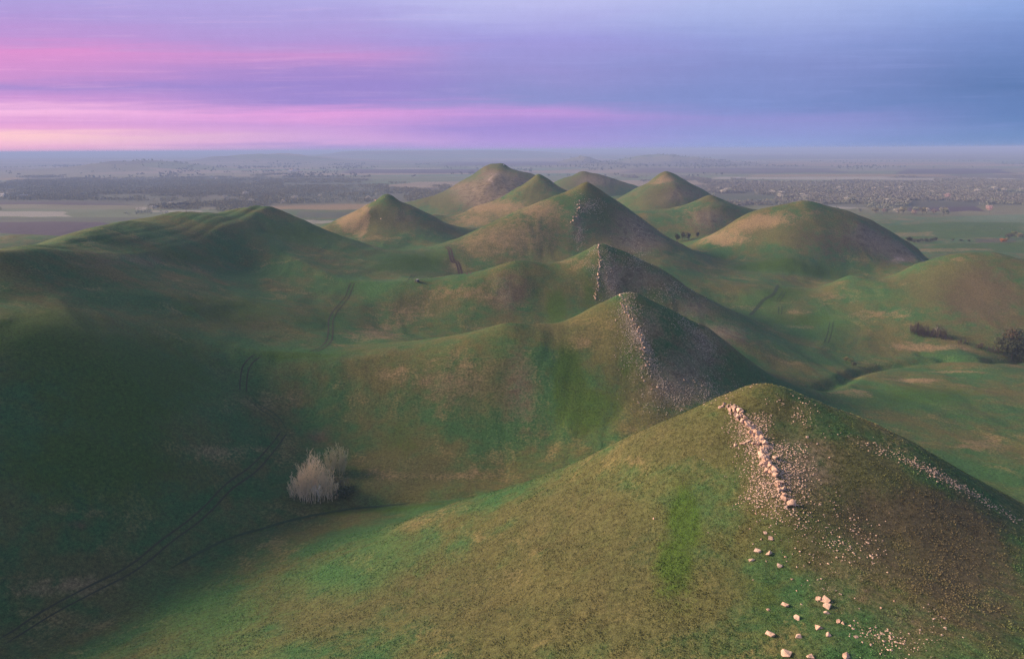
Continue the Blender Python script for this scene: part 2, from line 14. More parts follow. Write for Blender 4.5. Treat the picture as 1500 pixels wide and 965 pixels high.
PATCHES = [["L",31.0,119.5,2.7,-1.7,-1.8,-8.2,1.0,0],["L",26.1,106.9,3.5,-2.0,-1.7,-8.3,0.75,0],["L",37.0,94.9,3.7,-0.8,-2.7,-8.3,0.35,0],["O",13.5,133.0,15.3,-14.9,-1.5,-16.7,0.9,0],["O",-13.6,126.6,16.0,-12.6,1.9,-20.3,0.8,0],["O",21.1,100.8,15.0,-6.8,-2.4,-13.6,0.8,0],["O",35.1,141.1,13.5,-13.5,-2.2,-9.9,0.9,0],["O",53.0,141.3,8.3,-0.2,-1.5,-4.8,0.6,0],["O",63.6,126.4,10.9,1.3,-4.1,-9.5,0.8,0],["O",67.0,107.8,14.9,2.4,-8.5,-16.1,0.8,0],["O",-41.9,134.9,19.3,-11.8,5.0,-17.9,0.6,0],["T",25.4,141.1,5.7,-7.9,-0.7,-4.6,0.25,0],["T",1.0,120.6,7.5,-5.9,-0.1,-7.3,0.25,0],["T",36.8,125.8,4.3,-2.7,-0.9,-3.5,0.2,0],["K",55.6,125.8,5.3,0.6,-4.3,-11.5,0.5,0],["K",51.0,97.4,7.9,-0.6,-3.8,-8.7,0.3,0],["B",70.3,100.2,11.3,2.6,-9.4,-15.4,0.5,0],["B",58.4,111.4,6.3,1.1,-4.5,-10.1,0.4,0],["G",-33.1,166.8,15.9,-22.1,3.7,-20.0,0.5,0],["G",-73.9,154.2,23.5,-14.0,10.8,-24.3,0.7,0],["G",-44.1,154.9,18.3,-13.0,3.8,-14.7,0.5,0],["G",-77.8,553.5,32.3,29.1,5.5,-42.3,0.9,0],["G",-160.2,574.5,36.1,43.4,9.2,-36.1,0.8,0],["G",-98.2,450.7,29.0,4.1,2.8,-14.6,0.7,0],["G",-94.6,304.9,24.6,6.3,2.6,-9.2,0.9,0],["G",-116.9,265.3,16.1,34.0,10.5,-27.7,0.6,0],["G",-32.6,210.5,22.4,-19.6,1.1,-8.0,0.7,0],["G",168.0,501.5,35.7,20.4,-15.9,-49.4,0.6,0],["G",209.2,483.5,32.3,-0.5,-15.6,-38.6,0.7,0],["G",241.1,639.0,54.2,-0.1,-6.5,-19.1,0.9,0],["G",197.5,546.5,34.5,9.2,-6.8,-20.3,0.6,0],["G",189.1,325.5,26.6,-9.5,-12.0,-22.2,0.7,0],["G",270.0,525.7,18.0,-13.5,-5.2,-11.3,0.5,0],["G",-63.4,345.5,18.9,6.2,5.0,-27.9,0.4,0],["G",160.9,1019.5,16.0,-17.6,-7.1,-49.0,0.4,0],["K",83.2,313.0,15.8,8.2,-4.2,-19.2,0.5,0],["K",66.5,283.6,15.3,6.2,-3.8,-19.1,0.6,0],["K",60.2,313.8,6.6,2.8,-2.3,-14.3,0.5,0],["K",85.8,464.6,23.0,5.7,-2.3,-15.6,0.52,0],["K",122.8,411.3,22.8,9.9,-7.6,-27.3,0.6,0],["K",115.7,448.6,19.5,9.2,-3.9,-17.1,0.5,0],["K",64.8,455.4,7.1,1.7,-1.9,-16.9,0.6,0],["K",113.4,655.2,26.8,13.7,-6.4,-41.4,0.7,0],["K",56.9,638.1,15.1,3.0,-2.1,-26.7,0.4,0],["K",6.7,1191.4,38.4,26.6,-0.5,-69.9,1.0,0],["K",-25.3,1146.6,26.3,2.7,0.7,-43.4,0.8,0],["K",-63.8,1179.2,46.1,-51.7,4.1,-84.5,0.8,0],["K",-32.7,1242.7,23.5,-31.2,1.6,-68.5,0.6,0],["K",161.3,1453.4,54.4,10.3,-3.0,-29.8,0.6,0],["K",236.1,1022.0,42.0,18.7,-6.1,-29.3,0.5,0],["K",226.8,1071.9,24.1,-2.3,-4.4,-22.3,0.5,0],["K",224.3,846.2,31.2,-0.6,-6.0,-25.6,0.6,0],["O",-128.4,751.3,48.1,3.7,4.0,-27.9,0.7,0],["K",-112.1,760.4,19.9,8.6,2.8,-22.9,0.35,0],["O",216.5,1018.7,55.0,-5.6,-9.2,-47.6,0.7,0],["O",231.4,859.9,47.5,-1.0,-6.1,-26.2,0.6,0],["O",34.3,907.2,24.8,-5.2,-1.3,-36.4,0.6,0],["O",-120.0,1195.8,62.1,-69.9,7.8,-82.4,0.6,0],["O",155.4,1461.0,67.6,6.7,-4.1,-41.9,0.7,0],["O",93.4,668.2,26.3,10.6,-2.8,-23.8,0.4,0],["O",292.6,698.3,39.9,2.3,-7.5,-21.5,0.5,0],["O",-21.6,1260.5,34.7,-10.2,0.8,-51.6,0.5,0],["K",335.9,691.0,30.8,10.2,-8.5,-21.4,0.8,0],["K",365.9,690.6,22.0,11.0,-9.4,-20.5,0.8,0],["K",51.8,923.2,17.5,9.6,-1.4,-26.3,0.3,0],["K",-25.0,282.8,16.8,-1.8,0.9,-13.1,0.3,0],["K",2.6,281.4,8.3,-0.2,-0.3,-24.9,0.42,0],["K",-4.1,440.0,12.5,1.3,0.1,-19.6,0.5,0],["O",-5.4,619.4,52.0,1.6,0.2,-41.1,0.8,0],["O",-16.7,282.0,24.9,-1.1,0.7,-16.4,0.6,0],["O",-53.2,429.7,32.7,1.0,2.6,-24.3,0.6,0],["O",30.2,314.2,14.5,-5.8,-0.8,-9.3,0.6,0],["O",315.4,511.2,35.5,-13.3,-23.0,-43.4,0.8,0],["O",243.8,706.1,31.1,-24.2,-5.2,-18.8,0.6,0],["O",-24.3,904.0,51.2,-41.3,0.7,-32.3,0.7,0],["O",-48.1,877.0,42.5,-32.4,1.9,-37.6,0.5,0],["O",-31.4,237.2,24.1,-1.5,1.2,-11.0,0.5,0],["S",53.9,131.6,3.7,0.1,-4.2,-11.9,0.4,0],["B",59.3,97.7,13.3,1.6,-8.5,-16.2,0.35,0],["B",76.6,119.1,13.0,3.2,-3.9,-7.2,0.5,0],["T",55.5,122.2,5.2,0.6,-5.7,-14.9,0.25,0],["S",46.8,120.4,5.3,-0.4,-2.2,-6.8,0.35,0],["S",50.5,137.6,3.4,-0.2,-1.8,-5.7,0.3,0],["S",52.4,105.5,7.0,0.8,-4.5,-10.6,0.15,0],["S",53.4,89.0,4.1,-0.3,-2.2,-4.3,0.45,0],["T",73.9,134.5,11.1,3.0,-2.8,-6.0,0.35,0],["B",64.4,116.9,8.8,0.8,-3.3,-7.2,0.5,0],["B",76.4,114.4,11.3,2.7,-6.1,-10.8,0.4,0],["B",70.3,95.2,11.0,2.6,-9.0,-13.8,0.25,0],["L",22.8,286.6,6.8,0.8,-1.6,-23.6,1.0,0],["L",26.1,266.2,9.1,-1.2,-1.4,-16.5,0.5,0],["L",34.3,268.9,13.0,-1.7,-1.7,-15.3,0.5,0],["L",49.9,294.0,3.9,-0.5,-1.9,-14.1,0.5,0],["B",1.3,281.4,7.2,-0.1,-0.2,-23.2,0.4,0],["B",8.7,255.0,5.6,-0.9,-0.5,-14.3,0.4,0],["T",-45.5,290.8,13.0,-1.2,0.9,-7.4,0.35,0],["T",-20.0,292.8,17.3,-2.7,0.8,-15.4,0.3,0],["T",-46.0,238.7,30.0,-5.8,1.0,-6.1,0.3,0],["T",-14.5,234.9,14.3,-0.5,0.3,-6.4,0.3,0],["T",-29.6,270.5,16.3,-2.5,1.1,-13.0,0.2,0],["T",29.6,306.9,11.7,-1.9,-0.7,-8.0,0.4,0],["L",-41.4,258.2,9.1,-0.8,1.6,-12.7,0.4,0],["S",69.6,285.0,15.8,7.7,-3.9,-18.7,0.35,0],["S",82.2,284.0,15.2,9.3,-3.4,-13.2,0.3,0],["T",-60.2,419.9,23.6,3.4,2.2,-17.6,0.35,0],["T",-71.7,372.5,18.1,17.6,5.0,-27.2,0.5,0],["B",2.2,440.7,8.4,1.0,-0.2,-19.8,0.6,0],["L",25.6,431.1,6.6,0.0,-1.0,-18.4,0.9,0],["L",44.7,447.3,5.9,-0.1,-1.6,-18.6,0.5,0],["T",-20.7,439.3,20.9,-0.6,0.6,-16.3,0.35,0],["T",-46.3,444.2,17.3,-3.6,0.8,-8.9,0.3,0],["S",61.7,458.9,6.3,1.7,-2.2,-19.9,0.35,0],["L",92.9,454.5,5.4,1.2,-0.9,-5.0,1.0,0],["S",82.7,474.2,9.0,5.4,-1.1,-7.1,0.3,0],["S",102.6,459.5,17.2,8.6,-1.7,-8.9,0.3,0],["B",128.2,402.3,26.3,9.5,-5.5,-18.7,0.5,0],["T",-5.4,619.4,52.0,1.6,0.2,-41.1,0.5,0],["T",25.3,669.7,24.4,-8.1,-0.9,-24.5,0.6,0],["B",47.3,628.5,26.5,1.6,-2.3,-33.9,0.3,0],["S",59.3,645.9,4.3,1.2,-2.0,-26.1,0.45,0],["S",73.5,668.6,9.1,3.6,-1.0,-11.2,0.5,0],["S",111.6,643.4,11.5,3.8,-5.3,-33.8,0.3,0],["B",116.8,657.1,27.3,15.5,-6.8,-42.8,0.3,0],["L",86.9,665.5,14.3,5.8,-1.9,-17.2,0.5,0],["T",44.6,472.2,16.9,-9.2,-0.7,-8.4,0.4,0],["T",-169.3,770.9,16.4,-22.7,7.0,-33.6,0.8,0],["T",-176.8,764.9,14.8,-15.1,5.5,-25.1,0.6,0],["T",-159.8,789.5,9.3,-16.9,25.5,-126.3,0.6,0],["T",-24.6,916.9,43.2,-33.6,0.7,-31.6,0.7,0],["T",-48.1,877.0,42.5,-32.4,1.9,-37.6,0.5,0],["S",-29.5,1203.5,4.5,-2.7,1.3,-63.6,0.9,0],["S",-41.4,1158.6,4.3,-1.9,0.9,-30.5,0.6,0],["B",-31.2,1179.9,43.3,-1.6,1.2,-53.4,0.4,0],["B",34.7,920.0,16.9,-0.4,-0.6,-16.9,0.3,0],["T",217.8,1075.5,25.3,-21.3,-3.9,-21.1,0.6,0],["B",227.8,1028.3,38.8,4.4,-5.0,-25.4,0.4,0],["T",204.1,880.0,28.3,-18.4,-9.8,-44.6,0.3,0],["B",220.3,846.1,27.3,-0.6,-5.6,-24.4,0.4,0],["T",241.7,721.5,33.4,-20.2,-3.0,-11.1,0.7,0],["T",210.8,727.5,20.0,-24.6,-2.5,-10.1,0.7,0],["T",290.6,711.4,39.1,-1.1,-3.8,-11.1,0.3,0],["S",339.8,692.3,13.8,4.3,-6.4,-16.0,0.5,0],["S",354.8,676.4,13.8,4.5,-6.3,-13.8,0.8,0],["S",385.8,689.4,15.6,17.4,-13.4,-24.9,0.7,0],["L",241.9,641.6,52.7,-4.5,-5.5,-16.2,0.9,0],["B",302.8,672.6,39.0,2.5,-6.5,-17.8,0.5,0],["B",269.7,687.4,35.5,-7.7,-4.8,-15.1,0.25,0],["T",256.0,495.1,23.4,-9.8,-5.7,-12.4,0.4,0],["T",244.3,534.5,22.6,-17.5,-4.4,-10.5,0.3,0],["T",263.6,435.8,20.6,-7.8,-2.8,-5.1,0.6,0],["T",250.3,446.6,14.8,-4.4,-4.0,-8.0,0.5,0],["B",321.1,488.1,29.4,-11.9,-26.8,-46.0,0.75,0],["T",331.8,541.9,14.3,-10.1,-5.6,-10.3,0.3,0],["L",197.7,335.6,35.4,-1.6,-13.8,-24.9,0.5,0],["T",208.2,367.0,15.7,-4.0,-4.2,-7.7,0.7,0],["T",165.3,336.6,11.6,-3.3,-4.6,-10.0,0.5,0],["T",182.8,265.1,16.8,5.0,-6.2,-9.6,0.5,0],["T",243.9,384.7,19.4,-10.9,-2.1,-3.5,0.5,0],["L",209.4,550.3,35.0,9.5,-9.3,-26.2,0.5,0],["L",205.2,497.3,29.1,1.2,-7.6,-20.2,0.5,0],["T",168.7,519.4,20.9,3.4,-2.9,-9.5,0.4,0],["T",206.4,513.9,14.5,-0.5,-2.2,-6.0,0.4,0],["T",194.4,481.5,15.2,3.3,-2.6,-6.8,0.4,0],["L",-73.2,558.1,27.7,29.1,4.3,-35.6,0.7,0],["T",-42.5,567.0,7.3,2.3,1.0,-15.2,0.4,0],["L",-160.2,574.5,36.1,43.4,9.2,-36.1,0.5,0],["L",-201.0,429.7,16.6,67.8,6.9,-16.4,0.5,0],["B",-182.2,282.5,11.4,15.5,10.1,-17.4,0.3,0],["S",-203.1,333.6,1.4,23.3,4.2,-7.4,0.15,0],["S",-221.3,440.7,4.3,24.1,5.2,-11.1,0.12,0],["L",-131.1,244.7,10.1,43.3,19.0,-40.1,0.7,0],["L",-121.5,200.9,23.1,21.8,4.9,-11.1,0.5,0],["L",-159.5,240.7,10.3,15.8,14.3,-24.2,0.8,0],["T",-110.2,168.8,13.2,6.9,1.7,-3.5,0.3,0],["O",-113.1,171.6,20.3,12.6,3.2,-6.6,0.5,0],["O",-95.5,224.9,20.9,14.9,2.6,-7.8,0.4,0],["T",-107.7,260.0,8.9,15.6,3.2,-8.9,0.25,0],["K",-200.2,388.1,-0.6,43.4,10.6,-21.8,0.35,0],["L",-139.6,365.9,19.9,39.2,12.8,-36.1,0.5,0],["L",-94.1,303.3,19.3,3.9,1.3,-4.8,0.8,0],["L",-99.5,384.7,16.6,21.2,7.7,-31.8,0.4,0],["T",-94.5,273.5,14.0,6.2,2.0,-7.2,0.3,0],["T",-98.3,233.2,17.9,18.4,1.8,-5.4,0.45,0],["S",-74.6,262.2,6.6,0.5,0.9,-3.7,0.35,0],["B",-72.9,260.2,7.8,-0.2,1.3,-5.4,0.5,0],["T",-118.1,185.7,9.9,8.3,1.1,-2.4,0.3,0],["B",-118.0,181.7,3.7,2.9,0.6,-1.3,0.5,0],["T",-117.7,164.5,10.7,6.7,1.6,-3.1,0.3,0],["L",-42.1,215.2,27.5,-5.8,0.9,-4.8,0.6,0],["S",80.4,128.1,12.2,-4.9,1.6,1.6,0.3,0],["S",56.3,298.9,6.0,-21.5,2.3,1.7,0.6,0],["S",82.8,315.7,10.4,-12.2,4.3,5.3,0.45,0],["T",-141.4,468.5,35.2,0.8,1.8,-6.5,0.001,0],["W",-1043.7,1603.1,84.8,-5.3,-40.7,63.8,0.9,1],["P",-1185.2,1951.6,188.1,-14.3,-48.0,80.4,0.9,1],["P",-838.0,1309.3,131.3,-6.8,-61.0,97.7,0.9,1],["F",-880.4,1464.0,168.3,-9.8,-26.9,45.8,0.7,1],["L",-1114.4,2207.1,127.0,-10.9,-51.0,102.4,0.5,1],["W",-1084.0,2107.0,101.2,-8.3,-19.0,37.5,0.6,1],["W",-872.1,1742.7,13.3,-0.9,-21.1,43.0,1.0,1],["W",-747.9,1654.8,63.0,-4.1,-12.9,29.1,0.6,1],["T",-441.9,1779.9,133.4,-9.5,-21.8,89.4,0.7,1],["W",-394.4,1422.4,80.2,-4.6,-15.6,57.6,0.6,1],["P",-560.5,4768.5,485.0,-90.6,-54.5,467.4,0.8,1],["W",-899.7,4503.8,127.7,-22.4,-27.8,140.3,0.9,1],["P",-57.8,7289.2,586.2,-168.2,-8.4,1073.9,0.7,1],["W",-740.6,5459.1,256.1,-54.8,-22.2,164.5,0.7,1],["W",-903.9,3543.5,235.0,-32.5,-26.4,104.6,0.4,1],["P",-729.1,2959.0,167.2,-19.5,-29.7,121.9,0.4,1],["W",1309.9,3318.8,373.7,-53.0,53.9,137.7,0.9,1],["F",1099.0,2294.3,530.3,-48.4,277.9,587.7,0.85,1],["F",-1256.9,2924.8,818.6,-82.3,-426.2,1003.1,0.8,1],["F",-880.4,1464.0,168.3,-9.8,-26.9,45.8,0.7,1],["F",-363.3,1576.9,88.7,-5.6,-11.9,52.9,0.7,1],["W",1802.6,3168.7,322.9,-44.7,51.2,90.8,0.9,1],["T",1661.5,3624.2,463.2,-72.7,82.8,182.0,0.6,1],["P",1385.0,4579.7,623.1,-120.2,171.8,571.7,0.6,1],["P",2506.5,4212.9,273.7,-51.1,286.8,485.5,0.7,1],["P",978.6,1665.3,73.5,-5.2,78.9,136.7,0.95,1],["W",1048.4,1827.2,45.2,-3.5,10.6,18.9,0.7,1],["W",1168.5,1793.6,31.5,-2.4,11.7,18.2,0.5,1],["L",621.1,1947.7,73.2,-5.9,41.8,133.1,0.9,1],["W",755.2,1671.7,44.9,-3.2,26.3,59.3,1.0,1],["L",720.9,1209.0,130.2,-6.6,60.7,104.3,0.7,1],["L",637.8,986.7,62.8,-2.6,31.0,49.4,0.6,1],["T",634.8,1173.8,42.6,-2.1,15.7,29.7,0.4,1],["T",579.3,965.6,61.8,-2.5,7.9,13.6,0.4,1],["P",703.3,1059.7,28.8,-1.3,15.7,24.4,0.5,1],["T",3176.6,6322.9,893.7,-256.5,406.7,813.4,0.5,1],["P",4467.4,9795.6,1449.7,-682.3,589.1,1295.6,0.5,1],["T",-2139.5,3720.5,442.2,-61.2,-109.3,191.7,0.6,1],["T",-1421.1,3801.9,293.2,-42.6,-74.1,200.1,0.4,1],["P",-3454.0,5498.8,450.5,-86.9,-386.2,618.5,0.4,1],["T",647.7,4691.4,413.5,-79.8,62.1,452.6,0.3,1],["W",-43.9,5514.6,251.6,-55.8,-1.6,209.7,0.5,1],["P",-1246.3,12617.2,1761.2,-828.9,-209.0,2122.8,0.3,1]]
TR = {"a":[[-117.7,145.7],[-114.2,155.2],[-109.2,165.3],[-103.3,175.9],[-100.0,186.7],[-95.8,202.5],[-93.2,217.8],[-88.9,231.5],[-86.8,247.3],[-86.3,259.8]],"b":[[-105.1,271.9],[-107.3,278.8],[-109.1,287.2],[-108.8,293.1],[-106.9,298.9]],"ab":[[-86.3,259.8],[-91.1,266.0],[-98.4,269.1],[-105.1,271.9]],"c":[[-88.3,308.8],[-86.5,316.8],[-87.6,337.4],[-92.6,362.1],[-98.1,386.3],[-100.4,404.4],[-100.8,423.5],[-100.8,438.5],[-101.7,455.5],[-101.4,462.9]],"d":[[-65.6,463.2],[-69.6,505.9],[-69.2,514.2]],"e":[[-66.3,510.3],[-48.6,469.1]],"f":[[-54.7,613.0],[-51.1,603.5],[-48.9,589.0],[-46.4,576.9],[-41.5,568.6],[-27.7,469.4]],"g":[[214.5,579.9],[199.2,546.9],[186.8,532.6],[177.2,517.8],[165.3,496.1]],"h":[[211.5,557.8],[201.7,539.0],[196.3,530.6]],"i":[[196.0,522.4],[190.3,507.1]],"j":[[221.5,493.3],[210.5,469.9],[199.7,449.3]]}
DITCHES = [[[[-13.6,217.9],[-34.0,220.2],[-54.0,219.1],[-66.5,215.3],[-75.4,208.7],[-86.1,197.7],[-95.1,181.6]],1.3,3.2],[[[306.9,421.6],[272.3,406.1],[257.2,413.9],[240.6,412.7],[218.7,408.6],[196.6,393.8],[170.7,363.7],[150.9,346.1]],3.0,4.5],[[[247.8,425.7],[258.6,409.5]],1,3]]
LEDGE1 = [[44.5,145.8],[45.7,142.6],[47.0,139.8],[47.6,135.8],[47.8,132.4],[47.8,129.1],[47.0,126.0],[47.0,123.5],[47.2,121.8]]
LEDGE1B = [[47.2,120.0],[47.3,118.8],[47.2,117.4],[47.3,114.3]]
ROCKS1 = [[47.58,120.05,10.0],[46.75,119.37,8.0],[47.66,114.7,13.0],[46.63,114.12,8.0],[43.17,132.25,8.0],[44.49,132.33,8.0],[45.6,132.58,7.0],[41.49,108.77,6.0],[41.92,107.37,9.0],[40.57,107.61,4.0],[39.22,105.34,9.0],[40.76,104.42,10.0],[37.76,103.7,8.0],[39.86,102.95,4.0],[41.36,101.75,8.0],[42.79,103.15,4.0],[42.27,98.66,5.0],[39.39,93.63,11.0],[36.84,93.05,6.0],[40.08,90.72,9.0],[42.09,96.19,3.0],[44.35,93.83,10.0],[45.05,93.13,16.0],[45.04,91.93,14.0],[44.38,90.8,9.0],[45.08,88.83,8.0],[45.62,88.36,8.0],[42.29,88.2,14.0],[42.55,86.56,10.0],[39.09,87.08,9.0],[35.46,88.33,13.0],[36.26,84.51,18.0],[39.09,83.06,12.0],[43.22,82.4,12.0],[47.89,94.69,4.0],[46.1,85.65,6.0],[25.62,121.36,5.0],[43.64,145.64,6.0],[57.52,133.68,4.0],[58.77,131.69,3.0],[59.68,127.95,3.0],[44.24,117.9,5.0],[41.53,113.61,5.0],[41.55,117.54,4.0],[51.47,121.67,4.0],[51.42,119.5,4.0],[54.79,92.77,4.0],[52.09,91.26,4.0]]
LEDGE2 = [[48.5,328.8],[50.5,322.4],[52.0,315.8],[53.8,309.5],[54.6,303.3],[54.7,297.6],[55.0,292.2],[55.6,287.4]]
ROCKS2 = [[55.0,296.04,5.0],[53.93,296.61,4.0],[53.4,287.34,3.5],[52.44,282.93,3.0],[56.2,283.89,3.5],[53.27,281.19,3.5],[55.96,279.15,4.0],[58.01,278.31,5.0],[58.23,277.97,4.0],[55.28,276.74,4.0],[70.57,286.66,4.0],[75.06,288.82,3.0],[75.38,287.71,2.5],[77.98,286.61,3.0],[81.98,310.36,3.0],[49.2,319.71,3.0],[47.81,315.95,3.0],[45.65,313.07,3.0],[45.79,307.06,2.5],[42.84,294.83,2.0],[51.92,308.8,3.0],[48.67,267.68,3.0],[47.17,269.92,2.0]]
LEDGE3 = [[57.2,479.5],[56.8,473.1],[56.4,467.2],[55.4,460.9],[54.4,455.5],[53.5,450.3],[52.2,445.6],[51.1,438.9]]
LEDGE4 = [[61.8,677.8],[59.7,666.4],[56.2,653.1],[52.0,644.6]]
BUSH = [[-65.6,220.4],[-62.9,240.5],[-56.1,231.3]]
THICK = [[260.4,458.1],[264.3,453.1],[270.5,448.7]]
THICK2 = [[274.2,445.3],[280.1,439.1],[287.2,433.1],[292.9,428.6]]
TREES_R = [[297.3,425.6],[301.0,423.5],[306.5,423.6],[303.5,431.5],[308.3,429.8]]
SNAG = [[270.0,450.9],[273.7,455.5]]
HEDGE = [[396.3,727.5],[583.4,1060.1],[585.3,1052.6],[591.4,1053.1],[601.6,1059.1],[608.3,1058.8],[614.8,1059.9]]
SMALLB = [[640.5,1061.6],[650.0,1055.9],[658.3,1051.8]]
ORANGE = [[692.3,1030.2],[703.9,1040.5]]
DGREEN = [[729.2,1071.5],[758.0,1102.4],[751.5,1082.2]]
CAR = [[-60.3,459.8]]
POLES = [[-235.6,535.1],[790.7,1159.6],[745.7,1115.1],[-831.8,1638.8],[-835.2,1670.5]]
STONE5 = [[-145.9,795.7],[-133.9,755.5]]
GBUSH = [[199.6,414.7],[197.9,406.6],[199.1,419.0]]
ROW_R = [[724.8,1508.8],[750.2,1484.0],[781.0,1464.1],[818.3,1470.3],[861.9,1475.1]]
PINK_R = [[960.6,1482.0],[1143.3,1941.2],[1126.8,1915.7]]
PALE_R = [[609.2,2128.4],[643.1,2191.5],[663.6,2283.8],[743.6,2120.7],[770.0,2151.2],[761.7,2089.4],[697.4,1925.5],[781.2,2024.5],[782.7,1994.7],[816.0,1801.4],[818.4,1777.4],[901.5,1773.1],[1125.2,2305.0],[1128.4,2268.3],[1188.9,2347.6],[1214.1,2312.9],[1161.4,2064.5],[1188.1,2095.2],[1338.3,2135.1],[1513.1,2358.8],[1464.7,2255.9],[1471.5,2218.7],[1469.5,2185.0],[1545.9,2247.1],[1019.4,2315.2],[905.5,2111.3],[761.8,1917.7],[659.6,2368.4]]
PALE_L = [[-581.0,1989.5],[-596.3,2096.6],[-544.2,2119.6],[-519.5,2059.3],[-674.3,1920.0],[-952.8,2308.5],[-785.9,2036.8],[-406.5,1925.8],[-385.5,2002.3],[-389.0,2071.9],[-574.1,1863.5],[-709.3,2088.0],[-846.9,1839.6],[-841.7,1791.8],[-816.8,1686.9],[-799.6,2098.2],[-794.1,2219.8],[-726.2,1950.6]]
DARK_L = [[-806.2,1767.7],[-799.3,1789.2],[-772.8,1766.0],[-818.4,1860.3],[-803.0,1725.2],[-827.9,1727.1]]
HOUSES = [[-1373.0,4309.8],[-1375.2,4379.8],[-1410.3,4757.0],[-1469.8,5006.4],[-1402.1,4819.0],[-1439.5,4996.3],[-1387.2,4875.5],[-1419.1,3601.0],[-1476.5,3678.9],[-1262.8,4478.0],[-1525.9,2230.4],[-1420.2,2162.3]]
POST3 = [48.9,485.0]
CAIRN = [-12.6,1289.0]
SUN_E, SUN_A, SUN_S, SUN_C, SUN_ANG = 22., -80., 5., (1., .72, .48), 20.
HAZE_COL, HAZE_D = (.44, .59, 1., 1), .00015
SKY_S, SKY_TINT, EXPO, ROLLSIGN = .1, (.28, .34, .43, 1), .66, 1
DENOISE = True

# ---------------------------------------------------------------- terrain height (world metres)
def _hash(ix, iy, seed):
    n = (ix.astype(np.int64)*374761393 + iy.astype(np.int64)*668265263 + seed*974634777) & 0xffffffff
    n = ((n ^ (n >> 13))*1274126177) & 0xffffffff
    return ((n ^ (n >> 16)) & 0xffffff)/float(0xffffff)
def vnoise(x, y, seed=0):
    ix = np.floor(x); iy = np.floor(y); fx = x-ix; fy = y-iy
    fx = fx*fx*fx*(fx*(fx*6-15)+10); fy = fy*fy*fy*(fy*(fy*6-15)+10)
    a = _hash(ix, iy, seed); b = _hash(ix+1, iy, seed); c = _hash(ix, iy+1, seed); d = _hash(ix+1, iy+1, seed)
    return (a+(b-a)*fx)*(1-fy)+(c+(d-c)*fx)*fy-.5
def fbm(x, y, wl, octv=4, seed=0, gain=.5):
    r = 0.; a = 1.
    for o in range(octv):
        r = r+a*vnoise(x/wl+13.7*o, y/wl-7.3*o, seed+o*17)*2; wl /= 2.03; a *= gain
    return r
def sstep(a, b, x):
    t = np.clip((x-a)/(b-a), 0, 1); return t*t*(3-2*t)
def ridge(x, y):
    z = np.zeros(np.shape(x))
    for pts, amp, w in RIDGES:
        P = np.array(pts); m = (x > P[:, 0].min()-9*w) & (x < P[:, 0].max()+9*w) & (y > P[:, 1].min()-9*w) & (y < P[:, 1].max()+9*w)
        if not m.any(): continue
        X = x[m]; Y = y[m]; best = np.full(X.shape, 1e12)
        for i in range(len(P)-1):
            vx, vy = P[i+1]-P[i]; t = np.clip(((X-P[i, 0])*vx+(Y-P[i, 1])*vy)/(vx*vx+vy*vy), 0, 1)
            d2 = (X-P[i, 0]-t*vx)**2+(Y-P[i, 1]-t*vy)**2; best = np.minimum(best, d2)
        en = np.minimum(np.hypot(X-P[0, 0], Y-P[0, 1]), np.hypot(X-P[-1, 0], Y-P[-1, 1])); tap = .35+.65*sstep(0, w*1.5, en)
        q = z[m]; q += amp*tap*np.exp(-np.sqrt(best+(.11*w)**2)/w); z[m] = q
    return z
KP = .85   # radial kernel r^1.7: smooth flanks, fairly crisp crests
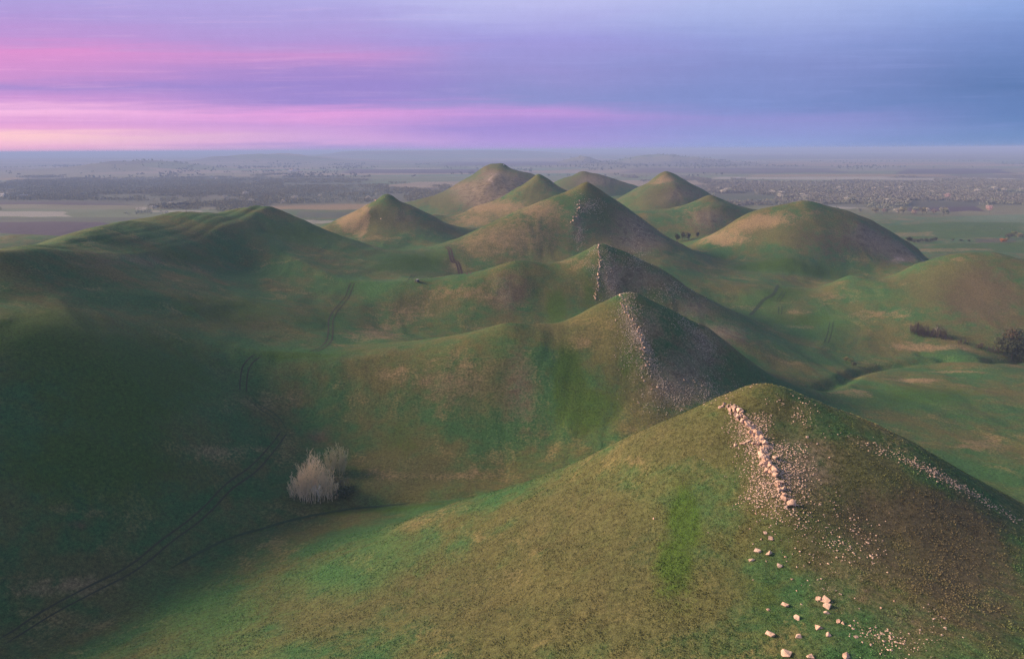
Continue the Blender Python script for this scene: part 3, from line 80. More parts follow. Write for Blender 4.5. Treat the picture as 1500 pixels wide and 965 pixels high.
class Terrain:
    def __init__(s, P, lam):
        P = P.copy(); P[:, 2] -= ridge(P[:, 0], P[:, 1])
        L = 300.; X = P[:, :2]/L
        r2 = ((X[:, None]-X[None])**2).sum(-1)
        K = -r2**KP; n = len(P)
        A = np.zeros((n+3, n+3)); A[:n, :n] = K+np.diag(lam); A[:n, n] = 1; A[:n, n+1:] = X; A[n:, :n] = A[:n, n:].T
        w = np.linalg.solve(A, np.r_[P[:, 2], 0, 0, 0])
        s.x0, s.y0, s.st = -1216., -416., 4.
        gx = s.x0+s.st*np.arange(609); gy = s.y0+s.st*np.arange(620)
        G = np.empty((len(gy), len(gx)))
        for j, yy in enumerate(gy):
            q = np.stack([gx, np.full(len(gx), yy)], 1)/L
            r2 = (q[:, :1]-X[None, :, 0])**2+(q[:, 1:]-X[None, :, 1])**2
            G[j] = -(r2**KP)@w[:-3]+w[-3]+q@w[-2:]
        s.G = G
    def base(s, x, y):
        u = np.clip((x-s.x0)/s.st, 1.001, s.G.shape[1]-3.001); v = np.clip((y-s.y0)/s.st, 1.001, s.G.shape[0]-3.001)
        i = u.astype(int); j = v.astype(int); fu = u-i; fv = v-j
        def cw(t): return (-.5*t+t*t-.5*t**3, 1-2.5*t*t+1.5*t**3, .5*t+2*t*t-1.5*t**3, -.5*t*t+.5*t**3)
        wu = cw(fu); wv = cw(fv); r = 0.
        for b in range(4):
            rr = 0.
            for a in range(4): rr = rr+wu[a]*s.G[j+b-1, i+a-1]
            r = r+wv[b]*rr
        return r
    def near(s, x, y):
        d = np.hypot(x/1150., (y-780.)/1230.)
        return 1-sstep(.72, 1., d)
    def h(s, x, y):
        x = np.asarray(x, float); y = np.asarray(y, float)
        x, y = np.broadcast_arrays(x, y)
        m = s.near(x, y); r = np.hypot(x, y)
        z = np.where(m > 0, s.base(x, y)+ridge(x, y), 0)*m
        z = z+m*(fbm(x, y, 52, 3, 3)*.85+fbm(x+fbm(x, y, 60, 2, 8)*14, y*.3, 15, 3, 15)*.36+fbm(x, y, 9, 3, 9)*.1)*sstep(20, 60, r)
        z = z+(1-m)*(fbm(x, y, 420, 3, 5)*1.6+1.)
        for gx, gy, gz, sx, sy in FAR_HILLS:
            q = ((x-gx)/sx)**2+((y-gy)/sy)**2
            z = z+gz*np.exp(-q)*(1+.25*fbm(x, y, sx*.5, 3, 21))
        z = z+sstep(8000, 16000, r)*(34+18*fbm(x, y, 5200, 4, 31))+sstep(16000, 34000, r)*(44+10*fbm(x, y, 9000, 3, 37))
        return np.where(r > 3000, np.minimum(z, 122+.08*(z-122)), z)
# ---------------------------------------------------------------- helpers
def tag(o, label=None, cat=None, group=None, kind=None):
    if label: o['label'] = label
    if cat: o['category'] = cat
    if group: o['group'] = group
    if kind: o['kind'] = kind
    return o
def link(name, me, mat=None, parent=None):
    o = bpy.data.objects.new(name, me); COL.objects.link(o)
    if mat is not None and me is not None and len(me.materials) == 0: me.materials.append(mat)
    if parent is not None: o.parent = parent
    return o
def np_mesh(name, V, F, smooth=False):
    """V (n,3); F (m,k) one face size"""
    V = np.ascontiguousarray(V, np.float32); F = np.ascontiguousarray(F, np.int32)
    me = bpy.data.meshes.new(name); k = F.shape[1]
    me.vertices.add(len(V)); me.vertices.foreach_set('co', V.ravel())
    me.loops.add(F.size); me.loops.foreach_set('vertex_index', F.ravel())
    me.polygons.add(len(F)); me.polygons.foreach_set('loop_start', np.arange(0, F.size, k, dtype=np.int32))
    me.update(calc_edges=True)
    me.polygons.foreach_set('use_smooth', np.full(len(F), smooth))
    return me
def set_attr(me, name, A):
    at = me.attributes.new(name, 'FLOAT_COLOR', 'POINT'); at.data.foreach_set('color', np.ascontiguousarray(A, np.float32).ravel())
class N:
    """small helper for node trees"""
    def __init__(s, tree): s.t = tree
    def new(s, ty, **kw):
        n = s.t.nodes.new(ty)
        for k, v in kw.items(): setattr(n, k, v)
        return n
    def put(s, sock, v):
        if hasattr(v, 'is_linked') or isinstance(v, bpy.types.NodeSocket): s.t.links.new(v, sock)
        elif v is not None:
            if isinstance(v, (tuple, list)) and len(v) == 3 and sock.type == 'RGBA': v = (*v, 1)
            sock.default_value = v
    def m(s, op, a, b=None, c=None, clamp=False):
        n = s.new('ShaderNodeMath', operation=op, use_clamp=clamp); s.put(n.inputs[0], a)
        if b is not None: s.put(n.inputs[1], b)
        if c is not None: s.put(n.inputs[2], c)
        return n.outputs[0]
    def mix(s, f, a, b, mode='MIX'):
        n = s.new('ShaderNodeMix', data_type='RGBA', blend_type=mode); n.clamp_factor = True
        s.put(n.inputs[0], f); s.put(n.inputs[6], a); s.put(n.inputs[7], b); return n.outputs[2]
    def ss(s, x, a, b, lo=0., hi=1.):
        n = s.new('ShaderNodeMapRange', interpolation_type='SMOOTHSTEP'); s.put(n.inputs[0], x)
        for i, v in zip((1, 2, 3, 4), (a, b, lo, hi)): n.inputs[i].default_value = v
        return n.outputs[0]
    def noise(s, vec, scale, detail=4, rough=.55, dist=0.):
        n = s.new('ShaderNodeTexNoise'); s.put(n.inputs['Vector'], vec); n.inputs['Scale'].default_value = scale
        n.inputs['Detail'].default_value = detail; n.inputs['Roughness'].default_value = rough; n.inputs['Distortion'].default_value = dist
        return n.outputs[0]
def new_mat(name):
    m = bpy.data.materials.new(name); m.use_nodes = True; t = m.node_tree; t.nodes.clear(); k = N(t)
    out = k.new('ShaderNodeOutputMaterial'); b = k.new('ShaderNodeBsdfPrincipled'); t.links.new(b.outputs[0], out.inputs[0])
    b.inputs['Roughness'].default_value = .9; b.inputs['Specular IOR Level'].default_value = .15
    return m, k, b
def simple_mat(name, col, var=.25, scale=3., rough=.85, spec=.2, metallic=0.):
    m, k, b = new_mat(name)
    tc = k.new('ShaderNodeTexCoord').outputs['Object']
    oi = k.new('ShaderNodeObjectInfo').outputs['Random']
    n = k.noise(tc, scale, 4)
    f = k.m('ADD', k.m('MULTIPLY', n, var*2), 1-var)
    f = k.m('MULTIPLY', f, k.m('ADD', k.m('MULTIPLY', oi, var), 1-var/2))
    c = k.mix(1., col, f, 'MULTIPLY')
    k.put(b.inputs['Base Color'], c); b.inputs['Roughness'].default_value = rough; b.inputs['Specular IOR Level'].default_value = spec
    b.inputs['Metallic'].default_value = metallic
    return m

# ---------------------------------------------------------------- terrain
TER = Terrain(np.array(CTRL), np.array(LAM))
def ditch(x, y):
    z = np.zeros_like(x)
    for pts, dep, wid in DITCHES:
        xs = [p[0] for p in pts]; ys = [p[1] for p in pts]
        m = (x > min(xs)-30) & (x < max(xs)+30) & (y > min(ys)-30) & (y < max(ys)+30)
        if not m.any(): continue
        X = x[m]+fbm(x[m], y[m], 14, 2, 41)*1.5; Y = y[m]+fbm(x[m], y[m], 14, 2, 43)*1.5; d2 = np.full(X.shape, 1e9)
        for a, b in zip(pts[:-1], pts[1:]):
            vx, vy = b[0]-a[0], b[1]-a[1]; t = np.clip(((X-a[0])*vx+(Y-a[1])*vy)/(vx*vx+vy*vy), 0, 1)
            d2 = np.minimum(d2, (X-a[0]-t*vx)**2+(Y-a[1]-t*vy)**2)
        zz = z[m]; zz -= dep*np.exp(-d2/wid**2); z[m] = zz
    return z
def height(x, y):
    x = np.asarray(x, float); y = np.asarray(y, float)
    return TER.h(x, y)+ditch(x, y)
TYPES = 'TLSBWPFOGK'
def ground_masks(x, y):
    """ground cover weights at world positions: dry grass, lush grass, stones, bare brown, pale field, ploughed, woodland floor"""
    M = np.zeros((10, len(x)))
    r = np.hypot(x, y)
    s = np.clip(r/900, .12, 6)
    wx = x+fbm(x, y, 40, 4, 51)*7*np.minimum(s, 2); wy = y+fbm(x, y, 40, 4, 53)*7*np.minimum(s, 2)
    for ty, cx, cy, ux, uy, vx, vy, st, box in PATCHES:
        det = ux*vy-uy*vx
        if abs(det) < 1e-6: continue
        k = 2.2*(1 if not box else .8)
        bx = (abs(ux)+abs(vx))*k+20; by = (abs(uy)+abs(vy))*k+20
        ii = np.nonzero((abs(x-cx) < bx) & (abs(y-cy) < by))[0]
        if len(ii) == 0: continue
        px = (x[ii] if box else wx[ii])-cx; py = (y[ii] if box else wy[ii])-cy
        a = (px*vy-py*vx)/det; b = (-px*uy+py*ux)/det
        if box: w = st*(1-sstep(.85, 1.15, np.maximum(abs(a), abs(b))+fbm(a*3, b*3, 1.7, 2, 61)*.12))
        else: w = st*np.exp(-1.1*(a*a+b*b))
        i = TYPES.index(ty); M[i, ii] = 1-(1-M[i, ii])*(1-w)
    return M
def build_ground():
    rr = [0.]; r = 35.
    while r < 60000:
        rr.append(r); r *= 1.0046 if r < 1700 else (1.009 if r < 4000 else 1.02)
    rr.append(r)
    half = math.radians(41.5); fine = np.linspace(-half, half, 980)
    coarse = np.linspace(half, 2*math.pi-half, 92)[1:-1]
    th = np.concatenate([fine, coarse]); nt = len(th); R = np.array(rr[1:]); nr = len(R)
    X = (R[:, None]*np.sin(th)[None]).ravel(); Y = (R[:, None]*np.cos(th)[None]).ravel()
    Z = height(X, Y)
    V = np.stack([X, Y, Z], 1)
    V = np.vstack([V, [[0, 0, float(height(np.array([0.]), np.array([0.]))[0])]]])
    i = np.arange(nr-1)[:, None]*nt; j = np.arange(nt)[None]; j2 = (j+1) % nt
    F = np.stack([i+j, i+j2, i+nt+j2, i+nt+j], -1).reshape(-1, 4)
    c = len(V)-1
    me = np_mesh('ground', V, F, True)
    M = ground_masks(V[:, 0], V[:, 1])
    rad = np.hypot(V[:, 0], V[:, 1])
    plain = np.where(rad < 3000, 1-TER.near(V[:, 0], V[:, 1]), 1.)
    set_attr(me, 'cover_a', np.stack([M[0], M[1], M[2], M[3]], 1)); set_attr(me, 'cover_b', np.stack([M[4], M[5], M[6], plain], 1))
    set_attr(me, 'cover_c', np.stack([M[7], M[8], M[9], M[9]*0], 1))
    return me, V, F
GME, GV, GF = build_ground()

def cover_colour(k, pos):
    """shared colour recipe of turf and ground cover; returns colour, stone mask, fine noise"""
    A = k.new('ShaderNodeAttribute', attribute_name='cover_a'); B = k.new('ShaderNodeAttribute', attribute_name='cover_b')
    sa = k.new('ShaderNodeSeparateColor'); k.put(sa.inputs[0], A.outputs['Color']); sb = k.new('ShaderNodeSeparateColor'); k.put(sb.inputs[0], B.outputs['Color'])
    T, L, S, Br = sa.outputs[0], sa.outputs[1], sa.outputs[2], A.outputs['Alpha']
    Cc_ = k.new('ShaderNodeAttribute', attribute_name='cover_c'); sc = k.new('ShaderNodeSeparateColor'); k.put(sc.inputs[0], Cc_.outputs['Color']); Ol, Gr, Kg = sc.outputs[0], sc.outputs[1], sc.outputs[2]
    Wt, Pl, Fo, Pn = sb.outputs[0], sb.outputs[1], sb.outputs[2], B.outputs['Alpha']
    n0 = k.noise(pos, .006, 4); n1 = k.noise(pos, .028, 6, .6, .4); n2 = k.noise(pos, .16, 6, .65, .3); n3 = k.noise(pos, 1.1, 5, .7); n4 = k.noise(pos, 4.5, 3, .7)
    na = k.noise(pos, .05, 5, .6, .8)
    def msk(v, lo=.3, hi=.62, a2=.95, a3=.6):
        x = k.m('ADD', v, k.m('MULTIPLY', k.m('SUBTRACT', n2, .5), a2)); x = k.m('ADD', x, k.m('MULTIPLY', k.m('SUBTRACT', n3, .5), a3))
        return k.m('MULTIPLY', k.ss(x, lo-.12, hi+.06), k.ss(v, 0., .12))
    base = k.mix(k.ss(k.m('ADD', k.m('MULTIPLY', n1, .7), k.m('MULTIPLY', n2, .3)), .40, .62), C_GREEN, C_OLIVE)
    base = k.mix(k.m('MULTIPLY', k.ss(k.m('ADD', na, k.m('MULTIPLY', k.m('SUBTRACT', n3, .5), .5)), .55, .75), .55), base, C_STRAW)
    # the river plain: strips of crops and fallow
    vr = k.new('ShaderNodeTexVoronoi', feature='F1'); mp = k.new('ShaderNodeMapping'); k.put(mp.inputs[0], pos); mp.inputs['Scale'].default_value = (.0007, .0022, 0); mp.inputs['Rotation'].default_value = (0, 0, .12)
    k.put(vr.inputs['Vector'], mp.outputs[0]); vr.inputs['Scale'].default_value = 1.; vr.inputs['Randomness'].default_value = .8
    sv = k.new('ShaderNodeSeparateColor'); k.put(sv.inputs[0], vr.outputs['Color'])
    cr = k.new('ShaderNodeValToRGB'); k.put(cr.inputs[0], sv.outputs[0]); cr.color_ramp.interpolation = 'CONSTANT'
    e = cr.color_ramp.elements; cols = [C_FIELD1, C_FIELD2, C_FIELD3, C_FIELD4, C_FIELD5, C_FIELD2]
    e[0].position = 0; e[0].color = (*cols[0], 1); e[1].position = .2; e[1].color = (*cols[1], 1)
    for q, c_ in zip((.42, .58, .72, .88), cols[2:]): el = e.new(q); el.color = (*c_, 1)
    plainc = k.mix(.35, cr.outputs[0], k.mix(k.ss(n0, .4, .6), C_FIELD2, C_OLIVE))
    base = k.mix(k.m('MULTIPLY', Pn, .85), base, plainc)
    olv = k.mix(k.ss(n2, .35, .68), C_OLIVE2, k.mix(k.ss(n1, .38, .6), C_OLIVE, C_OLIVE3))
    base = k.mix(k.m('MULTIPLY', msk(Ol, .2, .6), .85), base, olv); base = k.mix(k.m('MULTIPLY', msk(Gr, .2, .7), .8), base, C_VIVID)
    c = k.mix(k.m('MULTIPLY', msk(L, .25, .6), .85), base, C_LUSH); c = k.mix(k.m('MULTIPLY', msk(Kg, .2, .65), .85), c, k.mix(k.ss(n2, .42, .7), C_KGRIT, C_BROWN))
    c = k.mix(k.m('MULTIPLY', msk(T), .8), c, C_TAN)
    c = k.mix(k.m('MULTIPLY', msk(Br), .8), c, C_BROWN)
    c = k.mix(k.ss(Wt, .2, .8), c, C_PALE); c = k.mix(k.ss(Pl, .2, .8), c, C_PLOUGH); c = k.mix(k.m('MULTIPLY', k.ss(Fo, .1, .6), .8), c, C_WOODFLOOR)
    # stones showing through the turf
    sp = k.noise(pos, 2.2, 4, .8)
    sm = k.ss(k.m('ADD', k.m('MULTIPLY', S, .42), k.m('ADD', k.m('MULTIPLY', k.m('SUBTRACT', sp, .5), 1.), k.m('MULTIPLY', k.m('SUBTRACT', n2, .5), .5))), .26, .44)
    sm = k.m('MULTIPLY', sm, k.ss(S, .02, .15))
    gr = k.m('MULTIPLY', k.ss(S, .1, .9), .55)
    c = k.mix(gr, c, C_GRIT); c = k.mix(sm, c, C_STONE)
    v = k.m('ADD', k.m('MULTIPLY', n3, .75), k.m('MULTIPLY', n4, .9))
    v = k.m('ADD', k.m('MULTIPLY', k.m('SUBTRACT', v, .825), 3.1), 1.0); v = k.m('MAXIMUM', v, .3)
    c = k.mix(1., c, v, 'MULTIPLY')
    h = k.m('ADD', k.m('MULTIPLY', n3, .6), k.m('ADD', k.m('MULTIPLY', n4, .25), k.m('MULTIPLY', sm, .12)))
    return c, sm, h
# real-world base colours (linear)
C_GREEN = (.045, .118, .038); C_VIVID = (.05, .135, .038); C_OLIVE2 = (.112, .104, .042); C_OLIVE3 = (.078, .092, .033); C_KGRIT = (.25, .19, .135); C_OLIVE = (.115, .112, .04); C_STRAW = (.26, .19, .085); C_LUSH = (.048, .10, .014); C_TAN = (.27, .19, .105)
C_BROWN = (.10, .078, .045); C_PALE = (.29, .28, .24); C_PLOUGH = (.08, .06, .07); C_WOODFLOOR = (.09, .10, .07); C_GRIT = (.17, .13, .11); C_STONE = (.42, .34, .29)
C_FIELD1 = (.13, .18, .10); C_FIELD2 = (.20, .19, .13); C_FIELD3 = (.33, .26, .21); C_FIELD4 = (.12, .10, .11); C_FIELD5 = (.10, .20, .12)
gm, k, b = new_mat('steppe_turf')
pos = k.new('ShaderNodeNewGeometry').outputs['Position']
c, sm, h = cover_colour(k, pos)
k.put(b.inputs['Base Color'], c)
bp = k.new('ShaderNodeBump'); k.put(bp.inputs['Height'], h); bp.inputs['Distance'].default_value = .42; bp.inputs['Strength'].default_value = .9
k.put(b.inputs['Normal'], bp.outputs[0])
tag(link('ground', GME, gm), kind='structure')
BVH = BVHTree.FromPolygons(GV.tolist(), GF[:600*1070].tolist()) if False else None
_lim = np.hypot(GV[:, 0], GV[:, 1]) < 3200
_f = GF[_lim[GF[:, 0]] & _lim[GF[:, 2]]]
BVH = BVHTree.FromPolygons(GV[:_f.max()+1].tolist(), _f.tolist())
def gz(x, y):
    hit = BVH.ray_cast(Vector((x, y, 400)), Vector((0, 0, -1)))
    return hit[0].z if hit[0] is not None else float(height(np.array([x]), np.array([y]))[0])
def gn(x, y):
    hit = BVH.ray_cast(Vector((x, y, 400)), Vector((0, 0, -1)))
    return hit[1] if hit[0] is not None else Vector((0, 0, 1))

# grass tufts on the nearest hill, too many to count
def tufts(n, seed=3):
    rg = np.random.default_rng(seed); th = rg.uniform(-.72, .72, n*2); r = 62*np.exp(rg.uniform(0, 1.15, n*2)); X = r*np.sin(th); Y = r*np.cos(th)
    d = fbm(X, Y, 2.2, 3, 91)+.22*fbm(X, Y, 14, 2, 92); ok = (d > rg.uniform(-.8, .35, n*2)); X, Y, r = X[ok][:n], Y[ok][:n], r[ok][:n]; m = len(X)
    Z = height(X, Y); H = rg.uniform(.04, .10, m)*(1+.6*(fbm(X, Y, 9, 2, 93) > .15)); W = rg.uniform(.08, .2, m)
    V = np.empty((m, 4, 3, 3))
    for q in range(4):
        a = rg.uniform(0, 6.28, m); ca, sa = np.cos(a), np.sin(a); ox, oy = ca*W*.5, sa*W*.5
        V[:, q, 0] = np.stack([X+ox-sa*W*.5, Y+oy+ca*W*.5, Z-.03], 1); V[:, q, 1] = np.stack([X+ox+sa*W*.5, Y+oy-ca*W*.5, Z-.03], 1)
        V[:, q, 2] = np.stack([X+ox*2.6, Y+oy*2.6, Z+H*rg.uniform(.7, 1.1, m)], 1)
    me = np_mesh('grass', V.reshape(-1, 3), np.arange(m*12).reshape(-1, 3))
    M = np.repeat(ground_masks(X, Y), 12, axis=1); o1 = M[0]*0
    set_attr(me, 'cover_a', np.stack([M[0], M[1], M[2]*0, M[3]], 1)); set_attr(me, 'cover_b', np.stack([M[4], M[5], M[6], o1], 1)); set_attr(me, 'cover_c', np.stack([M[7], M[8], M[9], o1], 1))
    m_, k, b = new_mat('tuft_blades'); pos = k.new('ShaderNodeNewGeometry').outputs['Position']; c, sm, h = cover_colour(k, pos)
    k.put(b.inputs['Base Color'], k.mix(1., c, k.m('ADD', 1.1, k.m('MULTIPLY', k.noise(pos, 2.7, 2), 1.1)), 'MULTIPLY'))
    return tag(link('grass', me, m_), 'rough grass tufts covering the nearest hill', 'grass', None, 'stuff')
tufts(150000)

# ---------------------------------------------------------------- tracks
def resample(pts, step):
    P = [Vector(p[:2]) for p in pts]; out = []
    Q = [2*P[0]-P[1]]+P+[2*P[-1]-P[-2]]
    for i in range(1, len(Q)-2):
        n = max(2, int((Q[i+1]-Q[i]).length/step))
        for j in range(n):
            t = j/n; a, b_, c_, d = Q[i-1], Q[i], Q[i+1], Q[i+2]
            out.append(.5*((2*b_)+(c_-a)*t+(2*a-5*b_+4*c_-d)*t*t+(3*b_-a-3*c_+d)*t**3))
    out.append(P[-1]); return out
def ribbon(name, pts, offs, width, mat, lift=.05, step=.6, seed=1):
    """a worn strip (or two wheel ruts) lying on the turf"""
    V = []; F = []; pl = resample(pts, step); rnd = random.Random(seed); n = len(pl)
    for o_ in offs:
        base = len(V); w0 = 1.
        for i, p in enumerate(pl):
            t = (pl[min(i+1, n-1)]-pl[max(i-1, 0)]).normalized(); nn = Vector((t.y, -t.x))
            w0 = .85*w0+.15*rnd.uniform(.4, 1.6); e_ = min(1, i/6+.1, (n-1-i)/6+.1); wob = math.sin(i*.043+seed)*.12
            for sgn in (-.5, 0, .5):
                q = p+nn*(o_+wob+sgn*width*w0*e_)
                V.append((q.x, q.y, gz(q.x, q.y)+lift))
        for i in range(n-1):
            for s_ in (0, 1): a = base+i*3+s_; F.append((a, a+1, a+4, a+3))
    return tag(link(name, np_mesh(name, V, F, True), mat), kind='structure')
M_RUT = simple_mat('worn_rut_earth', (.05, .055, .03), .4, .8); M_RUT2 = simple_mat('rutted_brown_soil', (.06, .043, .03), .4, .7); M_FAINT = simple_mat('flattened_grass', (.04, .07, .03), .4, .5)
ribbon('track', TR['a'], (-1.1, 1.1), .5, M_RUT, .07, seed=2)
ribbon('track', TR['ab'], (-1.1, 1.1), .35, M_FAINT, .06, seed=3)
ribbon('track', TR['b'], (-1.2, 1.2), .5, M_RUT, .07, seed=4)
ribbon('track', TR['c'], (-1.1, 1.1), .6, M_RUT, .09, seed=5)
ribbon('track', TR['d'], (-1.1, 1.1), .6, M_FAINT, .12, seed=6)
ribbon('track', TR['e'], (-1.1, 1.1), .5, M_FAINT, .12, seed=7)
ribbon('track', TR['f'], (-1.1, 1.1), 1.5, M_RUT2, .14, seed=8)
ribbon('path', TR['g'], (0,), 2.4, M_FAINT, .12, seed=9)
ribbon('path', DITCHES[0][0][1:], (0,), 1.0, M_FAINT, .1, seed=12)
for q in 'hij': ribbon('track', TR[q], (-1.1, 1.1), .6, M_FAINT, .1, seed=ord(q))

# ---------------------------------------------------------------- rocks
def rock_mat(name, col):
    m, k, b = new_mat(name); tc = k.new('ShaderNodeTexCoord').outputs['Object']; oi = k.new('ShaderNodeObjectInfo').outputs['Random']
    n = k.noise(tc, 2.2, 6, .65); n2 = k.noise(tc, 9, 4, .7)
    c = k.mix(k.ss(n, .35, .65), col, tuple(q*.6 for q in col)); c = k.mix(k.m('MULTIPLY', k.ss(n2, .55, .75), .5), c, (.16, .13, .10)); c = k.mix(k.m('MULTIPLY', oi, .35), c, (.74, .64, .55))
    k.put(b.inputs['Base Color'], c)
    bp = k.new('ShaderNodeBump'); k.put(bp.inputs['Height'], k.m('ADD', n, k.m('MULTIPLY', n2, .4))); bp.inputs['Distance'].default_value = .15; k.put(b.inputs['Normal'], bp.outputs[0])
    return m
M_ROCK = rock_mat('pink_limestone', (.74, .48, .36))
def hull_rock(seed):
    r = random.Random(seed); bm = bmesh.new()
    ax = (1, r.uniform(.65, 1), r.uniform(.45, .75))
    for i in range(13):
        v = Vector((r.gauss(0, 1), r.gauss(0, 1), r.gauss(0, 1))).normalized(); m_ = max(abs(q) for q in v)
        v = v.lerp(v/m_, r.uniform(.35, .95))*r.uniform(.8, 1.15)
        bm.verts.new((v.x*ax[0]*.5, v.y*ax[1]*.5, v.z*ax[2]*.5))
    bmesh.ops.convex_hull(bm, input=bm.verts)
    bmesh.ops.delete(bm, geom=[v for v in bm.verts if not v.link_faces], context='VERTS')
    bmesh.ops.bevel(bm, geom=bm.edges[:], offset=.012, segments=1, affect='EDGES')
    me = bpy.data.meshes.new('boulder'); bm.to_mesh(me); bm.free(); me.materials.append(M_ROCK); return me
ROCKS = [hull_rock(s) for s in range(12)]
def boulder(x, y, size, label, group=None, sink=.22, rnd=random, name='boulder', strike=None):
    me = rnd.choice(ROCKS); o = link(name, me)
    s = (size*rnd.uniform(.8, 1.2), size*rnd.uniform(.8, 1.2), size*rnd.uniform(.8, 1.25))
    o.scale = s; n = gn(x, y)
    q = Vector((0, 0, 1)).rotation_difference(n.lerp(Vector((0, 0, 1)), .4).normalized())
    o.rotation_mode = 'QUATERNION'
    o.rotation_quaternion = q @ Matrix.Rotation(rnd.uniform(0, 6.28) if strike is None else strike+rnd.gauss(0, .22), 4, 'Z').to_quaternion() @ Matrix.Rotation(rnd.gauss(0, .25) if strike is None else .5+rnd.gauss(0, .12), 4, 'X').to_quaternion()
    o.location = (x, y, gz(x, y)+s[2]*(.3-sink)*.9)
    return tag(o, label, 'rock', group)
PX = 1071.
def along(pts, n, rnd, jx, jit=None):
    P = resample(pts, .5); out = []
    for i in range(n):
        t = (i+rnd.uniform(-.4, .4))/n*(len(P)-1); t = min(max(t, 0), len(P)-1.001); a = P[int(t)].lerp(P[int(t)+1], t-int(t))
        out.append((a.x+rnd.gauss(0, jx), a.y+rnd.gauss(0, jx*.5), i/n))
    return out
rd = random.Random(21)
def zone(t, names):
    return names[min(int(t*len(names)), len(names)-1)]
for x, y, t in along(LEDGE1, 102, rd, .6):
    boulder(x, y, rd.uniform(.7, 1.5)*(.85+.4*t), 'pale pink block in the %s of the rock ledge on the nearest hill' % zone(t, ['thin upper end', 'broad upper half', 'broken middle', 'crumbling lower end']), 'limestone blocks in the ledge on the nearest hill', .16, rd, strike=1.35)
for x, y, t in along(LEDGE1B, 12, rd, .5):
    boulder(x, y, rd.uniform(.5, 1.2), 'pink block in the short stretch just below the ledge on the nearest hill', 'blocks just below the ledge on the nearest hill', .1, rd)
big_lab = {0: 'the', }
for i, (x, y, s) in enumerate(ROCKS1):
    d = math.hypot(x, y, ); sz = s/PX*math.sqrt(d*d+60**2)*1.
    if s >= 16: lab = 'large pale boulder half cut off by the bottom edge of the photo' if s == 18 else 'largest pink slab in the tight cluster low on the nearest hill'
    elif s >= 12: lab = 'big loose pink block on the nearest hill, %s' % ('right under the end of the ledge' if y > 110 else 'below the slab cluster' if y > 88 else 'near the bottom edge')
    else: lab = 'small loose stone on the nearest hill, %s' % ('beside the ledge' if y > 117 else 'a little below the ledge' if y > 100 else 'around the slab cluster' if y > 91 else 'near the bottom of the photo')
    boulder(x, y, sz, lab, 'loose stones on the nearest hill' if s < 12 else 'big loose blocks on the nearest hill' if s < 16 else None, .2, rd)
for x, y, t in along(LEDGE2, 62, rd, 1.1):
    boulder(x, y, rd.uniform(.5, 1.3), 'pale stone in the %s of the rocky rib down the second hill' % zone(t, ['top', 'middle', 'lower part']), 'stones of the rocky rib on the second hill', .15, rd, strike=1.5)
for x, y, s in ROCKS2:
    boulder(x, y, s/PX*math.hypot(x, y, 90)*.8, 'white loose stone scattered %s of the second hill' % ('beside the rocky rib' if y > 300 else 'low on the dark slope'), 'loose white stones on the second hill', .15, rd)
for x, y, t in along(LEDGE3, 46, rd, .45):
    boulder(x, y, rd.uniform(.8, 1.7), 'pinkish stone in the %s of the straight rock wall down the third hill' % zone(t, ['upper half', 'lower half']), 'stones of the straight rock wall on the third hill', .1, rd, strike=1.57)
for x, y, t in along(LEDGE4, 12, rd, .9):
    boulder(x, y, rd.uniform(1.2, 2.6), 'grey white stone in the short rib near the top of the tall fourth hill', 'stones of the rib on the fourth hill', .1, rd)
for i, (x, y) in enumerate(STONE5):
    boulder(x, y, 2.6 if i == 0 else 2, ['white rock beside the top of the sharp hill left of centre', 'pale rock on the dark face of the sharp hill left of centre'][i], None, .1, rd)

# scree: uncounted small stones, one object per hillside
def scree(name, label, regions, n, smin, smax, seed, mat=None):
    rg = np.random.default_rng(seed); XY = []
    for cx, cy, ux, uy, vx, vy, st in regions:
        m = int(n*st/sum(q[6] for q in regions)); a = rg.normal(0, .62, (m, 2))
        XY.append(np.stack([cx+a[:, 0]*ux+a[:, 1]*vx, cy+a[:, 0]*uy+a[:, 1]*vy], 1))
    XY = np.vstack(XY); m = len(XY)
    nz = fbm(XY[:, 0], XY[:, 1], 9, 3, 71); XY = XY[nz > rg.uniform(-.7, .35, m)]; m = len(XY)
    Z = height(XY[:, 0], XY[:, 1])
    S = smin+(smax-smin)*rg.random(m)**3
    oc = np.array([[1, 0, 0], [-1, 0, 0], [0, 1, 0], [0, -1, 0], [0, 0, .7], [0, 0, -.5]])*.5
    V = oc[None]*(1+rg.uniform(-.4, .4, (m, 6, 3)))+rg.uniform(-.12, .12, (m, 6, 3))
    th = rg.uniform(0, 6.28, m); c_, s_ = np.cos(th), np.sin(th)
    Vx = V[..., 0]*c_[:, None]-V[..., 1]*s_[:, None]; Vy = V[..., 0]*s_[:, None]+V[..., 1]*c_[:, None]
    V = np.stack([Vx*S[:, None]*1.25+XY[:, :1], Vy*S[:, None]*1.25+XY[:, 1:], V[..., 2]*S[:, None]+Z[:, None]+S[:, None]*.12], -1).reshape(-1, 3)
    f = np.array([[0, 2, 4], [2, 1, 4], [1, 3, 4], [3, 0, 4], [2, 0, 5], [1, 2, 5], [3, 1, 5], [0, 3, 5]])
    F = (np.arange(m)[:, None, None]*6+f[None]).reshape(-1, 3)
    return tag(link(name, np_mesh(name, V, F), mat), label, 'scree', None, 'stuff')
SP = [p[1:8] for p in PATCHES if p[0] == 'S']
def near_y(a, b_, x0=-1e9, x1=1e9): return [p for p in SP if a <= math.hypot(p[0], p[1]) < b_ and x0 < p[0] < x1]
h1 = near_y(0, 200)+[(*[47.5, 135], 3.5, 0, 0, 14, .9), (44, 119, 5, 0, 0, 8, .3)]
M_SCREE = rock_mat('grey_rubble', (.44, .36, .31))
scree('scree', 'fine pink rubble strewn around the ledge of the nearest hill', h1, 17000, .05, .34, 5, M_ROCK)
